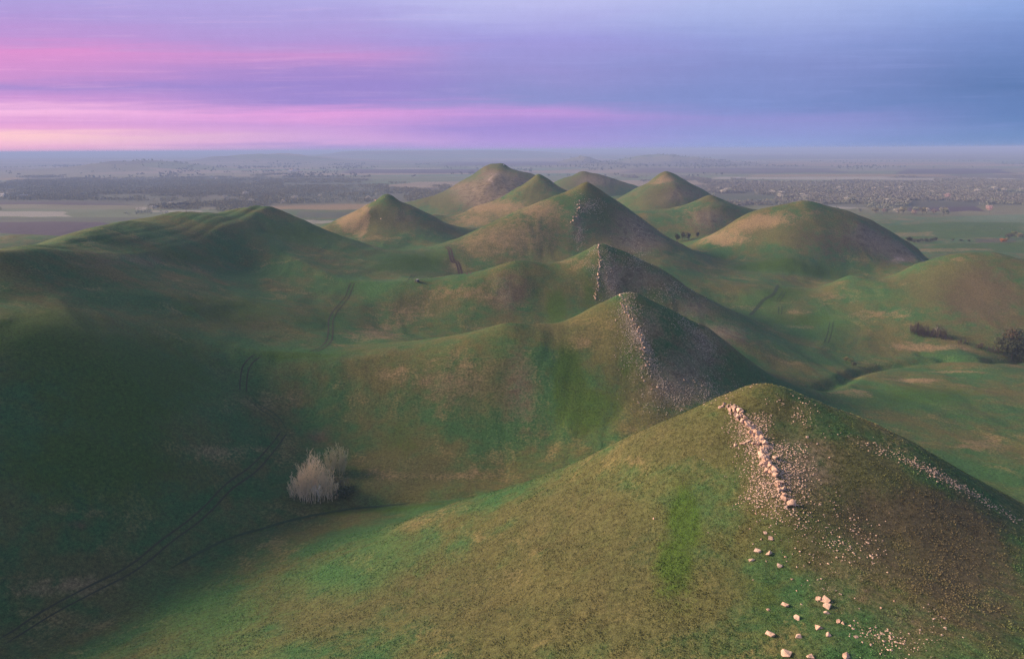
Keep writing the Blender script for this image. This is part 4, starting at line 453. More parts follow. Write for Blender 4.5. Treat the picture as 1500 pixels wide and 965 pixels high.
scree('scree', 'grey white rubble sheeting the dark slope of the second hill', near_y(200, 345, 30, 130)+[(52, 310, 6, 0, 0, 25, .9)], 13000, .1, .45, 6, M_SCREE)
scree('scree', 'pale rubble beside the rock wall of the third hill', near_y(400, 560, 20, 200)+[(57, 460, 6, 0, -4, 22, .9)], 7000, .14, .55, 7, M_SCREE)
scree('scree', 'grey rubble near the top of the tall fourth hill', near_y(600, 720, -20, 200), 3500, .25, .8, 8, M_SCREE)
# ---------------------------------------------------------------- woody plants
M_BARE = simple_mat('bare_grey_twigs', (.82, .66, .46), .3, .4); M_BARE2 = simple_mat('dark_bare_twigs', (.13, .10, .08), .3, .4); M_BARK = simple_mat('bark', (.12, .10, .08), .3, 2.)
M_WHITEBARK = simple_mat('bleached_dead_wood', (.55, .5, .45), .2, 2.)
def leaf_mat(name, col, tr=.3):
    m, k, b = new_mat(name); p = k.new('ShaderNodeNewGeometry').outputs['Position']; oi = k.new('ShaderNodeObjectInfo').outputs['Random']
    n = k.noise(p, .35, 4, .6)
    c = k.mix(k.ss(n, .35, .68), tuple(q*.6 for q in col), tuple(min(q*1.45, .9) for q in col)); c = k.mix(k.m('MULTIPLY', oi, .25), c, (.2, .18, .12))
    k.put(b.inputs['Base Color'], c); b.inputs['Roughness'].default_value = .8; return m
M_LEAF_D = leaf_mat('dark_spring_foliage', (.05, .065, .035)); M_LEAF_G = leaf_mat('fresh_green_foliage', (.12, .16, .05)); M_LEAF_O = leaf_mat('russet_orange_foliage', (.42, .17, .04))
M_LEAF_P = leaf_mat('pale_blossoming_crown', (.62, .58, .50)); M_LEAF_K = leaf_mat('pink_blossoming_crown', (.68, .42, .42)); M_LEAF_S = leaf_mat('silvery_willow_crown', (.24, .26, .2)); M_LEAF_B = leaf_mat('bare_brown_crown', (.2, .2, .18)); M_LEAF_Y = leaf_mat('olive_bud_crown', (.20, .19, .10))
def tubes(segs):
    """segs: list of (p0, p1, r0, r1) -> V, F (three-sided tapered sticks)"""
    A = np.array([[*s[0], *s[1], s[2], s[3]] for s in segs]); d = A[:, 3:6]-A[:, :3]; d /= np.linalg.norm(d, axis=1, keepdims=True)+1e-9
    h_ = np.where(abs(d[:, 2:]) > .9, [[1, 0, 0]], [[0, 0, 1]]); u = np.cross(d, h_); u /= np.linalg.norm(u, axis=1, keepdims=True); v = np.cross(d, u)
    ring = []
    for q in range(3):
        w = u*math.cos(q*2.094)+v*math.sin(q*2.094); ring += [A[:, :3]+w*A[:, 6:7], A[:, 3:6]+w*A[:, 7:8]]
    V = np.stack(ring, 1).reshape(-1, 3); f = np.array([[0, 2, 3, 1], [2, 4, 5, 3], [4, 0, 1, 5]]); F = (np.arange(len(A))[:, None, None]*6+f[None]).reshape(-1, 4)
    return V, F
def stems_and_twigs(w, d, h, nst, ntw, rnd, lean=.25, sub=2, prof=None):
    """an upright bare thicket: stems, then finer twigs all along them"""
    st = []; tw = []
    for i in range(nst):
        a = rnd.uniform(0, 6.28); q = rnd.random()**.5; x = math.cos(a)*q*w/2; y = math.sin(a)*q*d/2
        k_ = prof(x/(w/2)) if prof else math.sqrt(max(.15, 1-.75*q*q))
        H = h*k_*rnd.uniform(.75, 1.05); p = Vector((x*.82, y*.82, -.3)); dr = Vector((x*lean*2/w, y*lean*2/d, 1)).normalized(); r = rnd.uniform(.05, .09)
        n = 6; L = H/n
        for j in range(n):
            dr = (dr+Vector((rnd.gauss(0, .09), rnd.gauss(0, .09), .05))).normalized(); p2 = p+dr*L; r2 = r*.8
            st.append((p, p2, r, r2))
            if j >= 1:
                for _ in range(ntw):
                    t = rnd.random(); s0 = p.lerp(p2, t); az = rnd.uniform(0, 6.28); up = rnd.uniform(1.2, 3.2); dd = Vector((math.cos(az), math.sin(az), up)).normalized(); l = rnd.uniform(.12, .26)*H*.8
                    e_ = s0+dd*l; tw.append((s0, e_, .035, .018))
                    for _ in range(sub):
                        t2 = rnd.uniform(.3, .9); s1 = s0.lerp(e_, t2); az = rnd.uniform(0, 6.28); d2 = (dd+Vector((math.cos(az), math.sin(az), .3))*.6).normalized()
                        tw.append((s1, s1+d2*l*.45, .025, .012))
            p = p2; r = r2
    return st, tw
def bare_shrub(name, x, y, w, d, h, nst, ntw, label, cat, mat=None, group=None, seed=1, lean=.25, prof=None, sub=2):
    rnd = random.Random(seed); st, tw = stems_and_twigs(w, d, h, nst, ntw, rnd, lean, sub, prof)
    r = link(name, None); r.location = (x, y, gz(x, y)); tag(r, label, cat, group)
    V, F = tubes(st); tag(link('stems', np_mesh('stems', V, F), mat or M_BARE, r), kind='stuff')
    V, F = tubes(tw); tag(link('twigs', np_mesh('twigs', V, F), mat or M_BARE, r), kind='stuff')
    return r
def crown_quads(n, w, h, rnd, leaf, lobes=7, base=.25, seedv=0):
    rg = np.random.default_rng(rnd.randint(0, 10**6)); L = []
    for i in range(lobes):
        a = rg.uniform(0, 6.28); q = rg.uniform(.1, .62); L.append((math.cos(a)*q*w/2, math.sin(a)*q*w/2, h*(base+(1-base)*rg.uniform(.3, .8)), w*rg.uniform(.2, .34), h*(1-base)*rg.uniform(.2, .34)))
    L.append((0, 0, h*.68, w*.3, h*.3)); L = np.array(L)
    li = rg.integers(0, len(L), n); dv = rg.normal(size=(n, 3)); dv /= np.linalg.norm(dv, axis=1, keepdims=True); rad = rg.uniform(.55, 1.08, n)[:, None]
    Cc = np.stack([L[li, 0], L[li, 1], L[li, 2]], 1)+dv*rad*np.stack([L[li, 3], L[li, 3], L[li, 4]], 1)
    u = rg.normal(size=(n, 3)); u /= np.linalg.norm(u, axis=1, keepdims=True); v = np.cross(u, dv+rg.normal(0, .4, (n, 3))); v /= np.linalg.norm(v, axis=1, keepdims=True)+1e-9
    s = leaf*rg.uniform(.6, 1.3, n)[:, None]
    V = np.stack([Cc-u*s, Cc+v*s*.7, Cc+u*s, Cc-v*s*.7], 1).reshape(-1, 3); F = np.arange(n*4).reshape(-1, 4)
    return V, F
def trunk_segs(w, h, rnd, base=.25):
    s = [((0, 0, -.4), (0, 0, h*base), h*.026, h*.02), ((0, 0, h*base), (0, 0, h*.7), h*.02, h*.008)]
    for i in range(6):
        a = rnd.uniform(0, 6.28); z0 = h*rnd.uniform(base*.8, .5); s.append(((0, 0, z0), (math.cos(a)*w*.3, math.sin(a)*w*.3, z0+h*.28), h*.012, h*.004))
    return s
def make_tree(name, label, cat, w, h, n, leaf, mat, seed, base=.25, lobes=7, group=None):
    rnd = random.Random(seed); r = link(name, None); tag(r, label, cat, group)
    V, F = crown_quads(n, w, h, rnd, leaf, lobes, base); link('crown', np_mesh('crown', V, F), mat, r)
    V, F = tubes(trunk_segs(w, h, rnd, base)); link('trunk', np_mesh('trunk', V, F), M_BARK, r)
    return r
def place(r, x, y, rz=0., s=(1, 1, 1), dz=0.):
    r.location = (x, y, gz(x, y)+dz); r.rotation_euler = (0, 0, rz); r.scale = s; return r
def copy_tree(r, label, group=None):
    c_ = r.copy(); COL.objects.link(c_); c_['label'] = label
    if group: c_['group'] = group
    for ch in list(r.children):
        q = ch.copy(); COL.objects.link(q); q.parent = c_
    return c_
# the bare clump in the left hollow, with the dead tree and the smaller bushes behind it
(bx, by), (b2x, b2y), (b3x, b3y) = BUSH
def prof1(t): return (.55+.45*math.exp(-((t-.02)/.3)**2))*(1-.35*max(0, abs(t)-.6)/.4)
bare_shrub('bare_thicket', bx-1, by+4, 20, 8, 15.5, 130, 4, 'big pale leafless clump of upright stems in the hollow on the left', 'thicket', M_BARE, seed=3, prof=prof1, sub=3, lean=.14)
bare_shrub('bare_bush', b2x+.5, b2y-1, 8, 5, 10, 50, 5, 'small pale leafless bush just behind the big clump', 'bush', simple_mat('yellowish_twigs', (.58, .52, .33), .3, .4), seed=5, sub=3)
r = make_tree('leafy_bush', 'low yellow green leafy bush between the pale clump and the small bush', 'bush', 7, 4.5, 500, .3, M_LEAF_Y, 4, .05); place(r, b3x-3, b3y-1)
r = make_tree('leafy_bush', 'dark green leafy bush at the right foot of the pale clump', 'bush', 8, 4.5, 500, .32, leaf_mat('deep_green_leaves', (.05, .08, .035)), 9, .02); place(r, b3x, b3y-7)
rnd = random.Random(12); segs = []
def grow(p, d, L, rad, dep):
    e_ = p+d*L; segs.append((p, e_, rad, rad*.65))
    if dep == 0: return
    for _ in range(3):
        az = rnd.uniform(0, 6.28); grow(p.lerp(e_, rnd.uniform(.6, 1)), (d+Vector((math.cos(az), math.sin(az), rnd.uniform(-.1, .5)))*.75).normalized(), L*.68, rad*.55, dep-1)
grow(Vector((0, 0, 0)), Vector((.45, -.5, 1)).normalized(), 3.4, .22, 4)
V, F = tubes(segs); o = link('dead_tree', np_mesh('dead_tree', V, F), M_WHITEBARK); o.location = (bx+1.6, by-.7, gz(bx+1.6, by-.7)+2.2); tag(o, 'bleached white dead tree leaning in front of the pale clump', 'tree')
# right-hand gully: grey thicket, snags, dark trees
for i, (x, y) in enumerate(THICK):
    bare_shrub('grey_thicket', x, y, 11, 7, 7.5, 60, 4, ['grey brown leafless thicket at the foot of the right hill, left end', 'grey brown leafless thicket, middle of the row at the foot of the right hill', 'grey brown leafless thicket beside the pale snag'][i], 'thicket', M_BARE2, seed=30+i)
for i, (x, y) in enumerate(THICK2):
    bare_shrub('low_thicket', x, y, 9, 5, 2.6+i*.7, 30, 4, 'low brown leafless scrub, %s between the pale snag and the dark trees' % ['first', 'second', 'third', 'last'][i], 'thicket', M_BARE2, seed=40+i)
for i, (x, y) in enumerate(SNAG):
    segs = []; rnd = random.Random(60+i); grow(Vector((0, 0, -.3)), Vector((.15, 0, 1)), 3.2, .22, 3); V, F = tubes(segs)
    o = link('dead_tree', np_mesh('dead_tree', V, F), M_WHITEBARK if i == 0 else M_BARK); o.location = (x, y, gz(x, y)); tag(o, ['pale bleached snag standing in the grey thicket on the right', 'dark upright trunk just behind the pale snag'][i], 'tree')
for i, (x, y) in enumerate(TREES_R):
    h_ = (13, 15, 15, 13, 16)[i]
    r = make_tree('gully_tree', ['dark bushy tree at the left of the group at the right edge', 'dark tree second in the group at the right edge', 'dark tree cut off by the right edge of the photo', 'russet tinged tree at the back of the group at the right edge', 'tall dark tree at the back right of the group at the right edge'][i], 'tree', h_*1.0, h_, 1500, .38, leaf_mat('russet_dark_leaves', (.10, .06, .035)) if i == 3 else M_LEAF_D, 70+i, .08, 9); place(r, x, y)
for i, (x, y) in enumerate(GBUSH):
    r = make_tree('leafy_bush', ['yellow green bush in the gully below the third hill', 'small dark bush at the lower end of the gully below the third hill', 'olive bush on the bank of the gully below the third hill'][i], 'bush', 4+2*(i == 0), 2.6+.8*(i == 0), 250, .25, [M_LEAF_G, M_LEAF_D, M_LEAF_Y][i], 80+i, .03); place(r, x, y)
for i, (x, y) in enumerate([(181, 798), (187, 801), (192, 794), (204, 803)]):
    h_ = (9, 10, 9, 6)[i]; r = make_tree('hollow_tree', ['dark tree at the left of the clump in the hollow behind the tall fourth hill', 'tallest dark tree of the clump in the hollow behind the tall fourth hill', 'dark tree at the right of the clump in the hollow behind the tall fourth hill', 'small round tree apart from the dark clump in the far hollow'][i], 'tree', h_*.8, h_, 500, .45, M_LEAF_D, 90+i, .1); place(r, x, y)
for i, (x, y) in enumerate(HEDGE):
    r = make_tree('hedge_bush', 'dark bush in the short hedge on the green field behind the round right hill', 'bush', 9, 6, 300, .5, M_LEAF_D, 100+i, .03, 5, 'bushes of the hedge on the green field'); place(r, x, y)
for i, (x, y) in enumerate(SMALLB):
    r = make_tree('field_bush', ['small dark bush on the green field, left of the three in a row', 'broadest dark bush of the three in a row on the green field', 'small dark bush on the green field, right of the three in a row'][i], 'bush', 5+3*(i == 1), 3.2, 200, .4, M_LEAF_D, 110+i, .03, 5); place(r, x, y)
for i, (x, y) in enumerate(ORANGE):
    r = make_tree('russet_bush', ['russet orange bush at the left end of the copse on the green field', 'tawny bush beside the orange one in the copse on the green field'][i], 'bush', 9-i*2, 7-i, 400, .5, M_LEAF_O if i == 0 else leaf_mat('tawny_leaves', (.28, .2, .09)), 120+i, .05); place(r, x, y)
for i, (x, y) in enumerate(DGREEN):
    r = make_tree('field_tree', ['dark green tree of the copse on the green field, next to the orange bush', 'middle dark green tree of the copse on the green field', 'dark green tree of the copse at the right edge of the photo'][i], 'tree', 13, 9, 500, .6, [M_LEAF_D, M_LEAF_G, M_LEAF_Y][i], 130+i, .08); place(r, x, y)

# floodplain trees one can tell apart
def batch(protos, pts, labels, group, s0=.8, s1=1.25, rnd=random.Random(5)):
    used = set()
    for i, (x, y) in enumerate(pts):
        p = protos[i % len(protos)]; lab = labels(x, y)
        if id(p) in used: q = copy_tree(p, lab, group)
        else: q = p; q['label'] = lab; q['group'] = group; used.add(id(p))
        s = rnd.uniform(s0, s1); place(q, x, y, rnd.uniform(0, 6.28), (s*rnd.uniform(.9, 1.35), s, s*rnd.uniform(.85, 1.1)))
mk = lambda mat, w, h, n, seed, leaf=.75, nm='floodplain_tree': make_tree(nm, 'x', 'tree', w, h, n, leaf, mat, seed, .12, 8)
batch([mk(M_LEAF_P, 18, 13, 420, 201), mk(M_LEAF_S, 20, 13, 420, 202), mk(M_LEAF_P, 22, 12, 460, 203)], PALE_R, lambda x, y: 'pale blossoming tree %s' % ('at the near edge of the wood behind the round right hill' if y < 2000 and x < 1000 else 'just right of the two small pointed hills' if x < 900 else 'deep in the dark wood on the right'), 'pale trees in the wood on the right')
batch([mk(M_LEAF_P, 18, 12, 420, 204), mk(M_LEAF_S, 18, 13, 420, 205)], PALE_L, lambda x, y: 'pale silvery tree %s' % ('just left of the sharp hill' if x > -430 else 'at the near edge of the wood on the left' if y < 1950 else 'inside the wood on the left'), 'pale trees in the wood on the left')
batch([mk(M_LEAF_D, 18, 10, 420, 206)], DARK_L, lambda x, y: 'dark green tree in the copse beyond the crest of the big left hill', 'dark trees beyond the big left hill')
pk = [mk(M_LEAF_K, 17, 16, 500, 207), mk(M_LEAF_K, 24, 15, 500, 208), mk(M_LEAF_K, 15, 10, 300, 209)]
for p, (x, y), lab in zip(pk, PINK_R, ['pink blossoming tree standing alone at the near edge of the dark ploughed field', 'broad pink blossoming tree in the dark wood on the right', 'smaller pink tree touching the broad pink one']): p['label'] = lab; place(p, x, y)
rr_ = random.Random(44); P_ = resample(ROW_R, 10); row = [(P_[i].x+rr_.gauss(0, 6), P_[i].y+rr_.gauss(0, 22)) for i in range(0, len(P_), 1)][:40]
batch([mk(M_LEAF_S, 13, 11, 380, 210), mk(M_LEAF_Y, 13, 12, 380, 211), mk(M_LEAF_P, 12, 10, 380, 212), mk(leaf_mat('rosy_bud_crown', (.4, .3, .26)), 13, 11, 380, 213)], row, lambda x, y: 'light budding tree in the row along the near edge of the ploughed field', 'light trees in the row before the ploughed field')
# the rest of the riverside wood: nobody could count it
def wood(name, label, n, mat, seed, xr, yr, hmin, hmax, thr, quads=34, leaf=1.15, use_mask=True):
    rg = np.random.default_rng(seed); X = rg.uniform(*xr, n); Y = rg.uniform(yr[0]**.5, yr[1]**.5, n)**2
    ok = abs(X) < Y*.78; X, Y = X[ok], Y[ok]
    M = ground_masks(X, Y); w = np.maximum(M[6], 0)*1.3 if use_mask else np.full(len(X), .5)
    w = w+fbm(X, Y*.5, 260, 4, seed)*.7+fbm(X, Y*.5, 80, 2, seed+2)*.45-M[5]*2-M[4]*2-M[1]*2-M[0]
    ok = (w > thr+rg.uniform(0, .2, len(X))) & (TER.near(X, Y) < .4); X, Y = X[ok], Y[ok]; m = len(X)
    Z = height(X, Y); H = rg.uniform(hmin, hmax, m); Wd = H*rg.uniform(.8, 1.5, m)
    dv = rg.normal(size=(m, quads, 3)); dv /= np.linalg.norm(dv, axis=-1, keepdims=True); rad = rg.uniform(.6, 1.05, (m, quads, 1))
    Cc = dv*rad*np.stack([Wd*.5, Wd*.5, H*.45], 1)[:, None]+np.stack([X, Y, Z+H*.5], 1)[:, None]
    u = rg.normal(size=(m, quads, 3)); u /= np.linalg.norm(u, axis=-1, keepdims=True); v = np.cross(u, dv+rg.normal(0, .4, dv.shape)); v /= np.linalg.norm(v, axis=-1, keepdims=True)+1e-9
    s = leaf*rg.uniform(.6, 1.4, (m, quads, 1))*np.clip(H/9, .6, 1.5)[:, None, None]
    V = np.stack([Cc-u*s, Cc+v*s*.8, Cc+u*s, Cc-v*s*.8], 2).reshape(-1, 3); F = np.arange(m*quads*4).reshape(-1, 4)
    print('wood', name, m)
    return tag(link(name, np_mesh(name, V, F), mat), label, 'woodland', None, 'stuff')
wood('woodland', 'dark bluish riverside wood filling the plain on the right', 80000, M_LEAF_B, 301, (300, 2900), (1500, 3700), 6, 11, .45, 24)
wood('woodland', 'grey green riverside wood filling the plain on the left', 80000, M_LEAF_Y, 302, (-2900, 300), (1650, 4300), 6, 10, .5, 20)
wood('woodland', 'silvery patches of budding trees among the riverside wood', 40000, M_LEAF_S, 303, (-2600, 2600), (1550, 3900), 6, 11, .8, 24)
wood('woodland', 'thin distant tree belts across the far plain', 9000, M_LEAF_D, 304, (-4500, 4500), (3600, 7500), 8, 13, .62, 12, 2.6, False)

# ---------------------------------------------------------------- small built things
M_WHITEP = simple_mat('white_paint', (.75, .75, .73), .1); M_DARKP = simple_mat('dark_car_paint', (.035, .045, .05), .1, 2, .35, .5); M_GLASS = simple_mat('dark_glass', (.02, .025, .03), .1, 2, .1, .6); M_TYRE = simple_mat('tyre_rubber', (.02, .02, .02)); M_RIM = simple_mat('grey_wheel_rim', (.35, .35, .36), .1, 3, .4, .5); M_LAMP = simple_mat('lamp_glass', (.7, .7, .68), .05, 3, .2, .6); M_POLE = simple_mat('weathered_pole_wood', (.22, .18, .15)); M_ROOF = simple_mat('grey_roof_sheet', (.3, .3, .31)); M_ROOFR = simple_mat('rust_roof_sheet', (.3, .14, .1)); M_WALL = simple_mat('whitewashed_wall', (.72, .7, .66))
def bm_box(bm, x0, x1, y0, y1, z0, z1, top=None):
    t = top or (x0, x1, y0, y1)
    vs = [bm.verts.new(p) for p in ((x0, y0, z0), (x1, y0, z0), (x1, y1, z0), (x0, y1, z0), (t[0], t[2], z1), (t[1], t[2], z1), (t[1], t[3], z1), (t[0], t[3], z1))]
    for f in ((3, 2, 1, 0), (4, 5, 6, 7), (0, 1, 5, 4), (1, 2, 6, 5), (2, 3, 7, 6), (3, 0, 4, 7)): bm.faces.new([vs[i] for i in f])
def bm_obj(name, build, mat, parent, bevel=0.):
    bm = bmesh.new(); build(bm)
    if bevel: bmesh.ops.bevel(bm, geom=bm.edges[:], offset=bevel, segments=2, affect='EDGES')
    me = bpy.data.meshes.new(name); bm.to_mesh(me); bm.free(); return link(name, me, mat, parent)
car = link('parked_car', None); cx, cy = CAR[0]; car.location = (cx, cy, gz(cx, cy)+.02); car.rotation_euler = (0, 0, .5); car.scale = (.95, .95, .95)
tag(car, 'tiny dark off-road car with a pale roof parked on the saddle of the third ridge', 'car')
bm_obj('body', lambda m: (bm_box(m, -.9, .9, -2.2, 2.2, .45, 1.1)), M_DARKP, car, .08)
bm_obj('cabin', lambda m: (bm_box(m, -.82, .82, -2.0, .9, 1.1, 1.75, (-.72, .72, -1.85, .55))), M_GLASS, car, .03)
bm_obj('roof', lambda m: (bm_box(m, -.74, .74, -1.88, .56, 1.752, 1.83)), M_ROOF, car, .02)
def cyl(bm, x, y, z, r, w):
    bmesh.ops.create_cone(bm, cap_ends=True, segments=20, radius1=r, radius2=r, depth=w, matrix=Matrix.Translation((x, y, z)) @ Matrix.Rotation(math.pi/2, 4, 'Y'))
for sx in (-1, 1):
    for sy in (-1.4, 1.4):
        wl = bm_obj('wheel', lambda m: cyl(m, sx*.86, sy, .38, .38, .24), M_TYRE, car); bm_obj('rim', lambda m: cyl(m, sx*.985, sy, .38, .22, .02), M_RIM, wl)
    bm_obj('headlight', lambda m: bm_box(m, sx*.7-.16, sx*.7+.16, 2.2, 2.24, .78, .96), M_LAMP, car)
bm_obj('windscreen', lambda m: bm_box(m, -.66, .66, .9, .93, 1.12, 1.14), M_GLASS, car)
def utility_pole(x, y, h_, label, arm=True):
    r = link('utility_pole', None); r.location = (x, y, gz(x, y)); tag(r, label, 'pole')
    V, F = tubes([((0, 0, -.5), (0, 0, h_), .16, .11)]); link('pole', np_mesh('pole', V, F), M_POLE, r)
    bm_obj('crossarm', lambda m: bm_box(m, -1., 1., -.24, -.12, h_-.7, h_-.55), M_POLE, r)
    for sx in (-.85, 0, .85): bm_obj('insulator', lambda m: bm_box(m, sx-.06, sx+.06, -.23, -.13, h_-.548, h_-.3), M_WHITEP, r)
    return r
labs = ['wooden pole on the crest of the big left hill', 'tall pole on the green field at the right edge', 'pole standing in the copse on the green field', 'pole on the plain beyond the left hill', 'farther pole on the plain beyond the left hill']
for (x, y), lb, hh in zip(POLES, labs, (6, 13, 11, 14, 11)): utility_pole(x, y, hh, lb)
x, y = POST3; V, F = tubes([((0, 0, -.3), (0, 0, 2.4), .12, .1)]); o = link('marker_post', np_mesh('post', V, F), M_POLE); o.location = (x, y, gz(x, y)); tag(o, 'short dark post on the crest of the third hill left of its rock wall', 'post')
x, y = CAIRN; r = link('summit_marker', None); r.location = (x, y, gz(x, y)); tag(r, 'small pale survey marker on the farthest tall summit', 'marker')
bm_obj('plinth', lambda m: bm_box(m, -.9, .9, -.9, .9, -.3, 1.2, (-.5, .5, -.5, .5)), M_WALL, r); bm_obj('pillar', lambda m: bm_box(m, -.3, .3, -.3, .3, 1.2, 3.4), M_WHITEP, r)
def house(x, y, w, d, h_, rz, label, group, roof=M_ROOF, s=1.):
    r = link('village_house', None); r.location = (x, y, gz(x, y)); r.rotation_euler = (0, 0, rz); r.scale = (s, s, s); tag(r, label, 'house', group)
    bm_obj('wall', lambda m: bm_box(m, -w/2, w/2, -d/2, d/2, -1, h_), M_WALL, r)
    bm_obj('roof', lambda m: bm_box(m, -w/2-.5, w/2+.5, -d/2-.5, d/2+.5, h_+.01, h_+d*.35, (-w/2-.5, w/2+.5, -.05, .05)), roof, r)
    for sx in (-.28, .28): bm_obj('window', lambda m: bm_box(m, w*sx-.6, w*sx+.6, -d/2-.04, -d/2+.02, 1.2, 2.6), M_GLASS, r)
    bm_obj('door', lambda m: bm_box(m, -.5, .5, -d/2-.04, -d/2+.02, 0.05, 2.1), M_POLE, r)
rh = random.Random(9)
for i, (x, y) in enumerate(HOUSES):
    lab = 'white farm shed beside the pale field at the left edge' if i == 10 else 'second white shed near the left edge, farther right' if i == 11 else 'white house in the distant village beyond the left wood'
    house(x, y, rh.uniform(12, 20)*(1.3 if i > 9 else 1.4), rh.uniform(9, 12), rh.uniform(4, 6), rh.uniform(-.5, .5), lab, None if i > 9 else 'houses of the distant village', M_ROOF if i % 3 else M_ROOFR)

# ---------------------------------------------------------------- air, light, sky, camera
bm = bmesh.new(); bm_box(bm, -66000, 66000, -66000, 66000, -8, 142); me = bpy.data.meshes.new('haze'); bm.to_mesh(me); bm.free()
mh = bpy.data.materials.new('evening_haze'); mh.use_nodes = True; t = mh.node_tree; t.nodes.clear(); k = N(t); out = k.new('ShaderNodeOutputMaterial'); pv = k.new('ShaderNodeVolumePrincipled')
pv.inputs['Color'].default_value = HAZE_COL; pv.inputs['Density'].default_value = HAZE_D; pv.inputs['Anisotropy'].default_value = 0.; t.links.new(pv.outputs[0], out.inputs['Volume'])
o = link('haze', me, mh); tag(o, kind='stuff')
SUN_EL, SUN_AZ = math.radians(SUN_E), math.radians(SUN_A)   # azimuth measured from +Y towards +X
sd = Vector((math.sin(SUN_AZ)*math.cos(SUN_EL), math.cos(SUN_AZ)*math.cos(SUN_EL), math.sin(SUN_EL)))
L = bpy.data.lights.new('sun', 'SUN'); L.energy = SUN_S; L.angle = math.radians(SUN_ANG); L.color = SUN_C
o = bpy.data.objects.new('sun', L); COL.objects.link(o); o.rotation_euler = (-sd).to_track_quat('-Z', 'Y').to_euler()
w = bpy.data.worlds.new('World'); SC.world = w; w.use_nodes = True; t = w.node_tree; t.nodes.clear(); k = N(t)
tc = k.new('ShaderNodeTexCoord').outputs['Generated']; sx = k.new('ShaderNodeSeparateXYZ'); k.put(sx.inputs[0], tc)
az = k.m('ARCTAN2', sx.outputs[0], sx.outputs[1]); ez = sx.outputs[2]
sk = k.new('ShaderNodeTexSky'); sk.sky_type = 'NISHITA'; sk.sun_disc = False; sk.sun_elevation = SUN_EL; sk.sun_rotation = SUN_AZ; sk.altitude = 200
def ramp(x, stops):
    n = k.new('ShaderNodeValToRGB'); k.put(n.inputs[0], x); e = n.color_ramp.elements
    e[0].position = stops[0][0]; e[0].color = (*stops[0][1], 1); e[1].position = stops[1][0]; e[1].color = (*stops[1][1], 1)
    for p_, c_ in stops[2:]: q = e.new(p_); q.color = (*c_, 1)
    return n.outputs[0]
def S(r_, g_, b_): return tuple(((q/255+.055)/1.055)**2.4 if q > 10 else q/3294 for q in (r_, g_, b_))
# flat cloud layers stretch out in straight lines, so the streaks follow z/y
yy = k.m('MAXIMUM', sx.outputs[1], .25); q = k.m('DIVIDE', ez, yy); qx = k.m('DIVIDE', sx.outputs[0], yy)
def v3(a, b_, c_): n = k.new('ShaderNodeCombineXYZ'); k.put(n.inputs[0], a); k.put(n.inputs[1], b_); n.inputs[2].default_value = c_; return n.outputs[0]
nz = k.noise(v3(k.m('MULTIPLY', qx, 2.4), k.m('MULTIPLY', q, 30.), 3.7), 1., 5, .5, .3)
nf = k.noise(v3(k.m('MULTIPLY', qx, 5.5), k.m('MULTIPLY', q, 120.), 9.1), 1., 5, .6, .4)
ex = k.m('MULTIPLY', k.m('ADD', k.m('ADD', q, k.m('MULTIPLY', qx, .008)), k.m('ADD', k.m('MULTIPLY', k.m('SUBTRACT', nz, .5), .03), k.m('MULTIPLY', k.m('SUBTRACT', nf, .5), .022))), 4.)
c1 = ramp(ex, [(0, S(246, 178, 212)), (.02, S(252, 190, 212)), (.05, S(255, 204, 208)), (.10, S(235, 170, 214)), (.135, S(222, 162, 214)), (.185, S(246, 188, 226)), (.235, S(205, 152, 212)), (.31, S(172, 142, 207)), (.36, S(205, 148, 207)), (.475, S(220, 146, 207)), (.55, S(190, 148, 210)), (.66, S(178, 152, 214)), (.76, S(172, 162, 220)), (1, S(170, 172, 226))])
c2 = ramp(ex, [(0, S(176, 156, 212)), (.03, S(206, 166, 218)), (.12, S(198, 156, 215)), (.185, S(222, 160, 219)), (.24, S(156, 138, 206)), (.31, S(154, 136, 205)), (.40, S(166, 140, 206)), (.47, S(197, 147, 207)), (.54, S(176, 150, 212)), (.66, S(172, 162, 220)), (.76, S(180, 177, 230)), (1, S(184, 188, 234))])
c3 = ramp(ex, [(0, S(180, 156, 219)), (.12, S(160, 142, 210)), (.185, S(188, 150, 215)), (.26, S(140, 145, 202)), (.40, S(152, 146, 206)), (.55, S(160, 155, 218)), (.74, S(188, 190, 235)), (1, S(196, 202, 240))])
c4 = ramp(ex, [(0, S(140, 160, 212)), (.16, S(144, 146, 206)), (.25, S(126, 143, 200)), (.42, S(132, 144, 201)), (.55, S(146, 158, 214)), (.74, S(172, 184, 230)), (1, S(182, 194, 236))])
c5 = ramp(ex, [(0, S(110, 143, 192)), (.2, S(100, 130, 184)), (.34, S(94, 123, 176)), (.56, S(116, 141, 197)), (.74, S(140, 166, 220)), (1, S(152, 176, 226))])
qw = k.m('ADD', qx, k.m('MULTIPLY', k.m('SUBTRACT', nz, .5), .25))
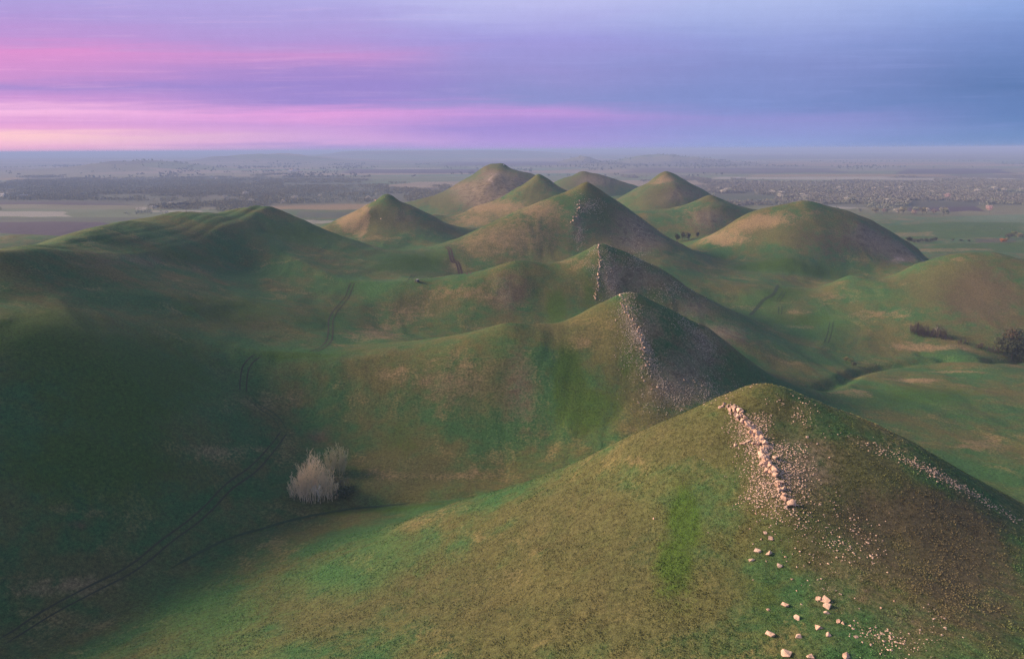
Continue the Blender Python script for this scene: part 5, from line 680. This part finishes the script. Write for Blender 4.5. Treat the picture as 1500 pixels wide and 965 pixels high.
cl = k.mix(k.ss(qw, -.72, -.22), c1, c2); cl = k.mix(k.ss(qw, -.24, .0), cl, c3); cl = k.mix(k.ss(qw, .0, .33), cl, c4); cl = k.mix(k.ss(qw, .32, .70), cl, c5)
cl = k.mix(k.m('MULTIPLY', k.ss(nf, .5, .75), .16), cl, k.mix(k.ss(qx, -.5, .3), S(246, 190, 226), S(150, 165, 225)))
cl = k.mix(k.m('MULTIPLY', k.ss(nz, .5, .72), .0), cl, k.mix(k.ss(qx, -.5, .5), S(150, 138, 206), S(84, 106, 180)))
cl = k.mix(1., cl, k.m('ADD', k.m('MULTIPLY', k.noise(tc, 60., 4, .7), .10), .95), 'MULTIPLY')
# higher up and behind the evening sky itself takes over
nish = k.mix(1., sk.outputs[0], (SKY_S, SKY_S, SKY_S), 'MULTIPLY'); up = k.mix(.5, nish, SKY_TINT)
cl = k.mix(k.ss(ez, .26, .6), cl, up)
bg = k.new('ShaderNodeBackground'); k.put(bg.inputs[0], cl); bg.inputs[1].default_value = .66; out = k.new('ShaderNodeOutputWorld'); t.links.new(bg.outputs[0], out.inputs[0])

cam = bpy.data.cameras.new('camera'); cam.sensor_width = 36; cam.lens = 1071/1500*36; cam.clip_start = .5; cam.clip_end = 120000
o = bpy.data.objects.new('camera', cam); COL.objects.link(o); o.location = (0, 0, CAM_Z)
pitch = math.atan((482.5-219.5)/1071); roll = math.atan(8/1500)
o.rotation_mode = 'QUATERNION'
o.rotation_quaternion = Matrix.Rotation(math.pi/2-pitch, 4, 'X').to_quaternion() @ Matrix.Rotation(-roll*ROLLSIGN, 4, 'Z').to_quaternion()
SC.camera = o
SC.view_settings.view_transform = 'Standard'; SC.view_settings.look = 'None'; SC.view_settings.exposure = EXPO; SC.view_settings.gamma = 1; SC.view_settings.use_curve_mapping = False
SC.cycles.use_denoising = DENOISE; SC.cycles.denoising_prefilter = 'NONE'; SC.cycles.volume_bounces = 0; SC.cycles.max_bounces = 4; SC.cycles.diffuse_bounces = 2; SC.cycles.adaptive_threshold = .006
SC.cycles.sample_clamp_indirect = 5
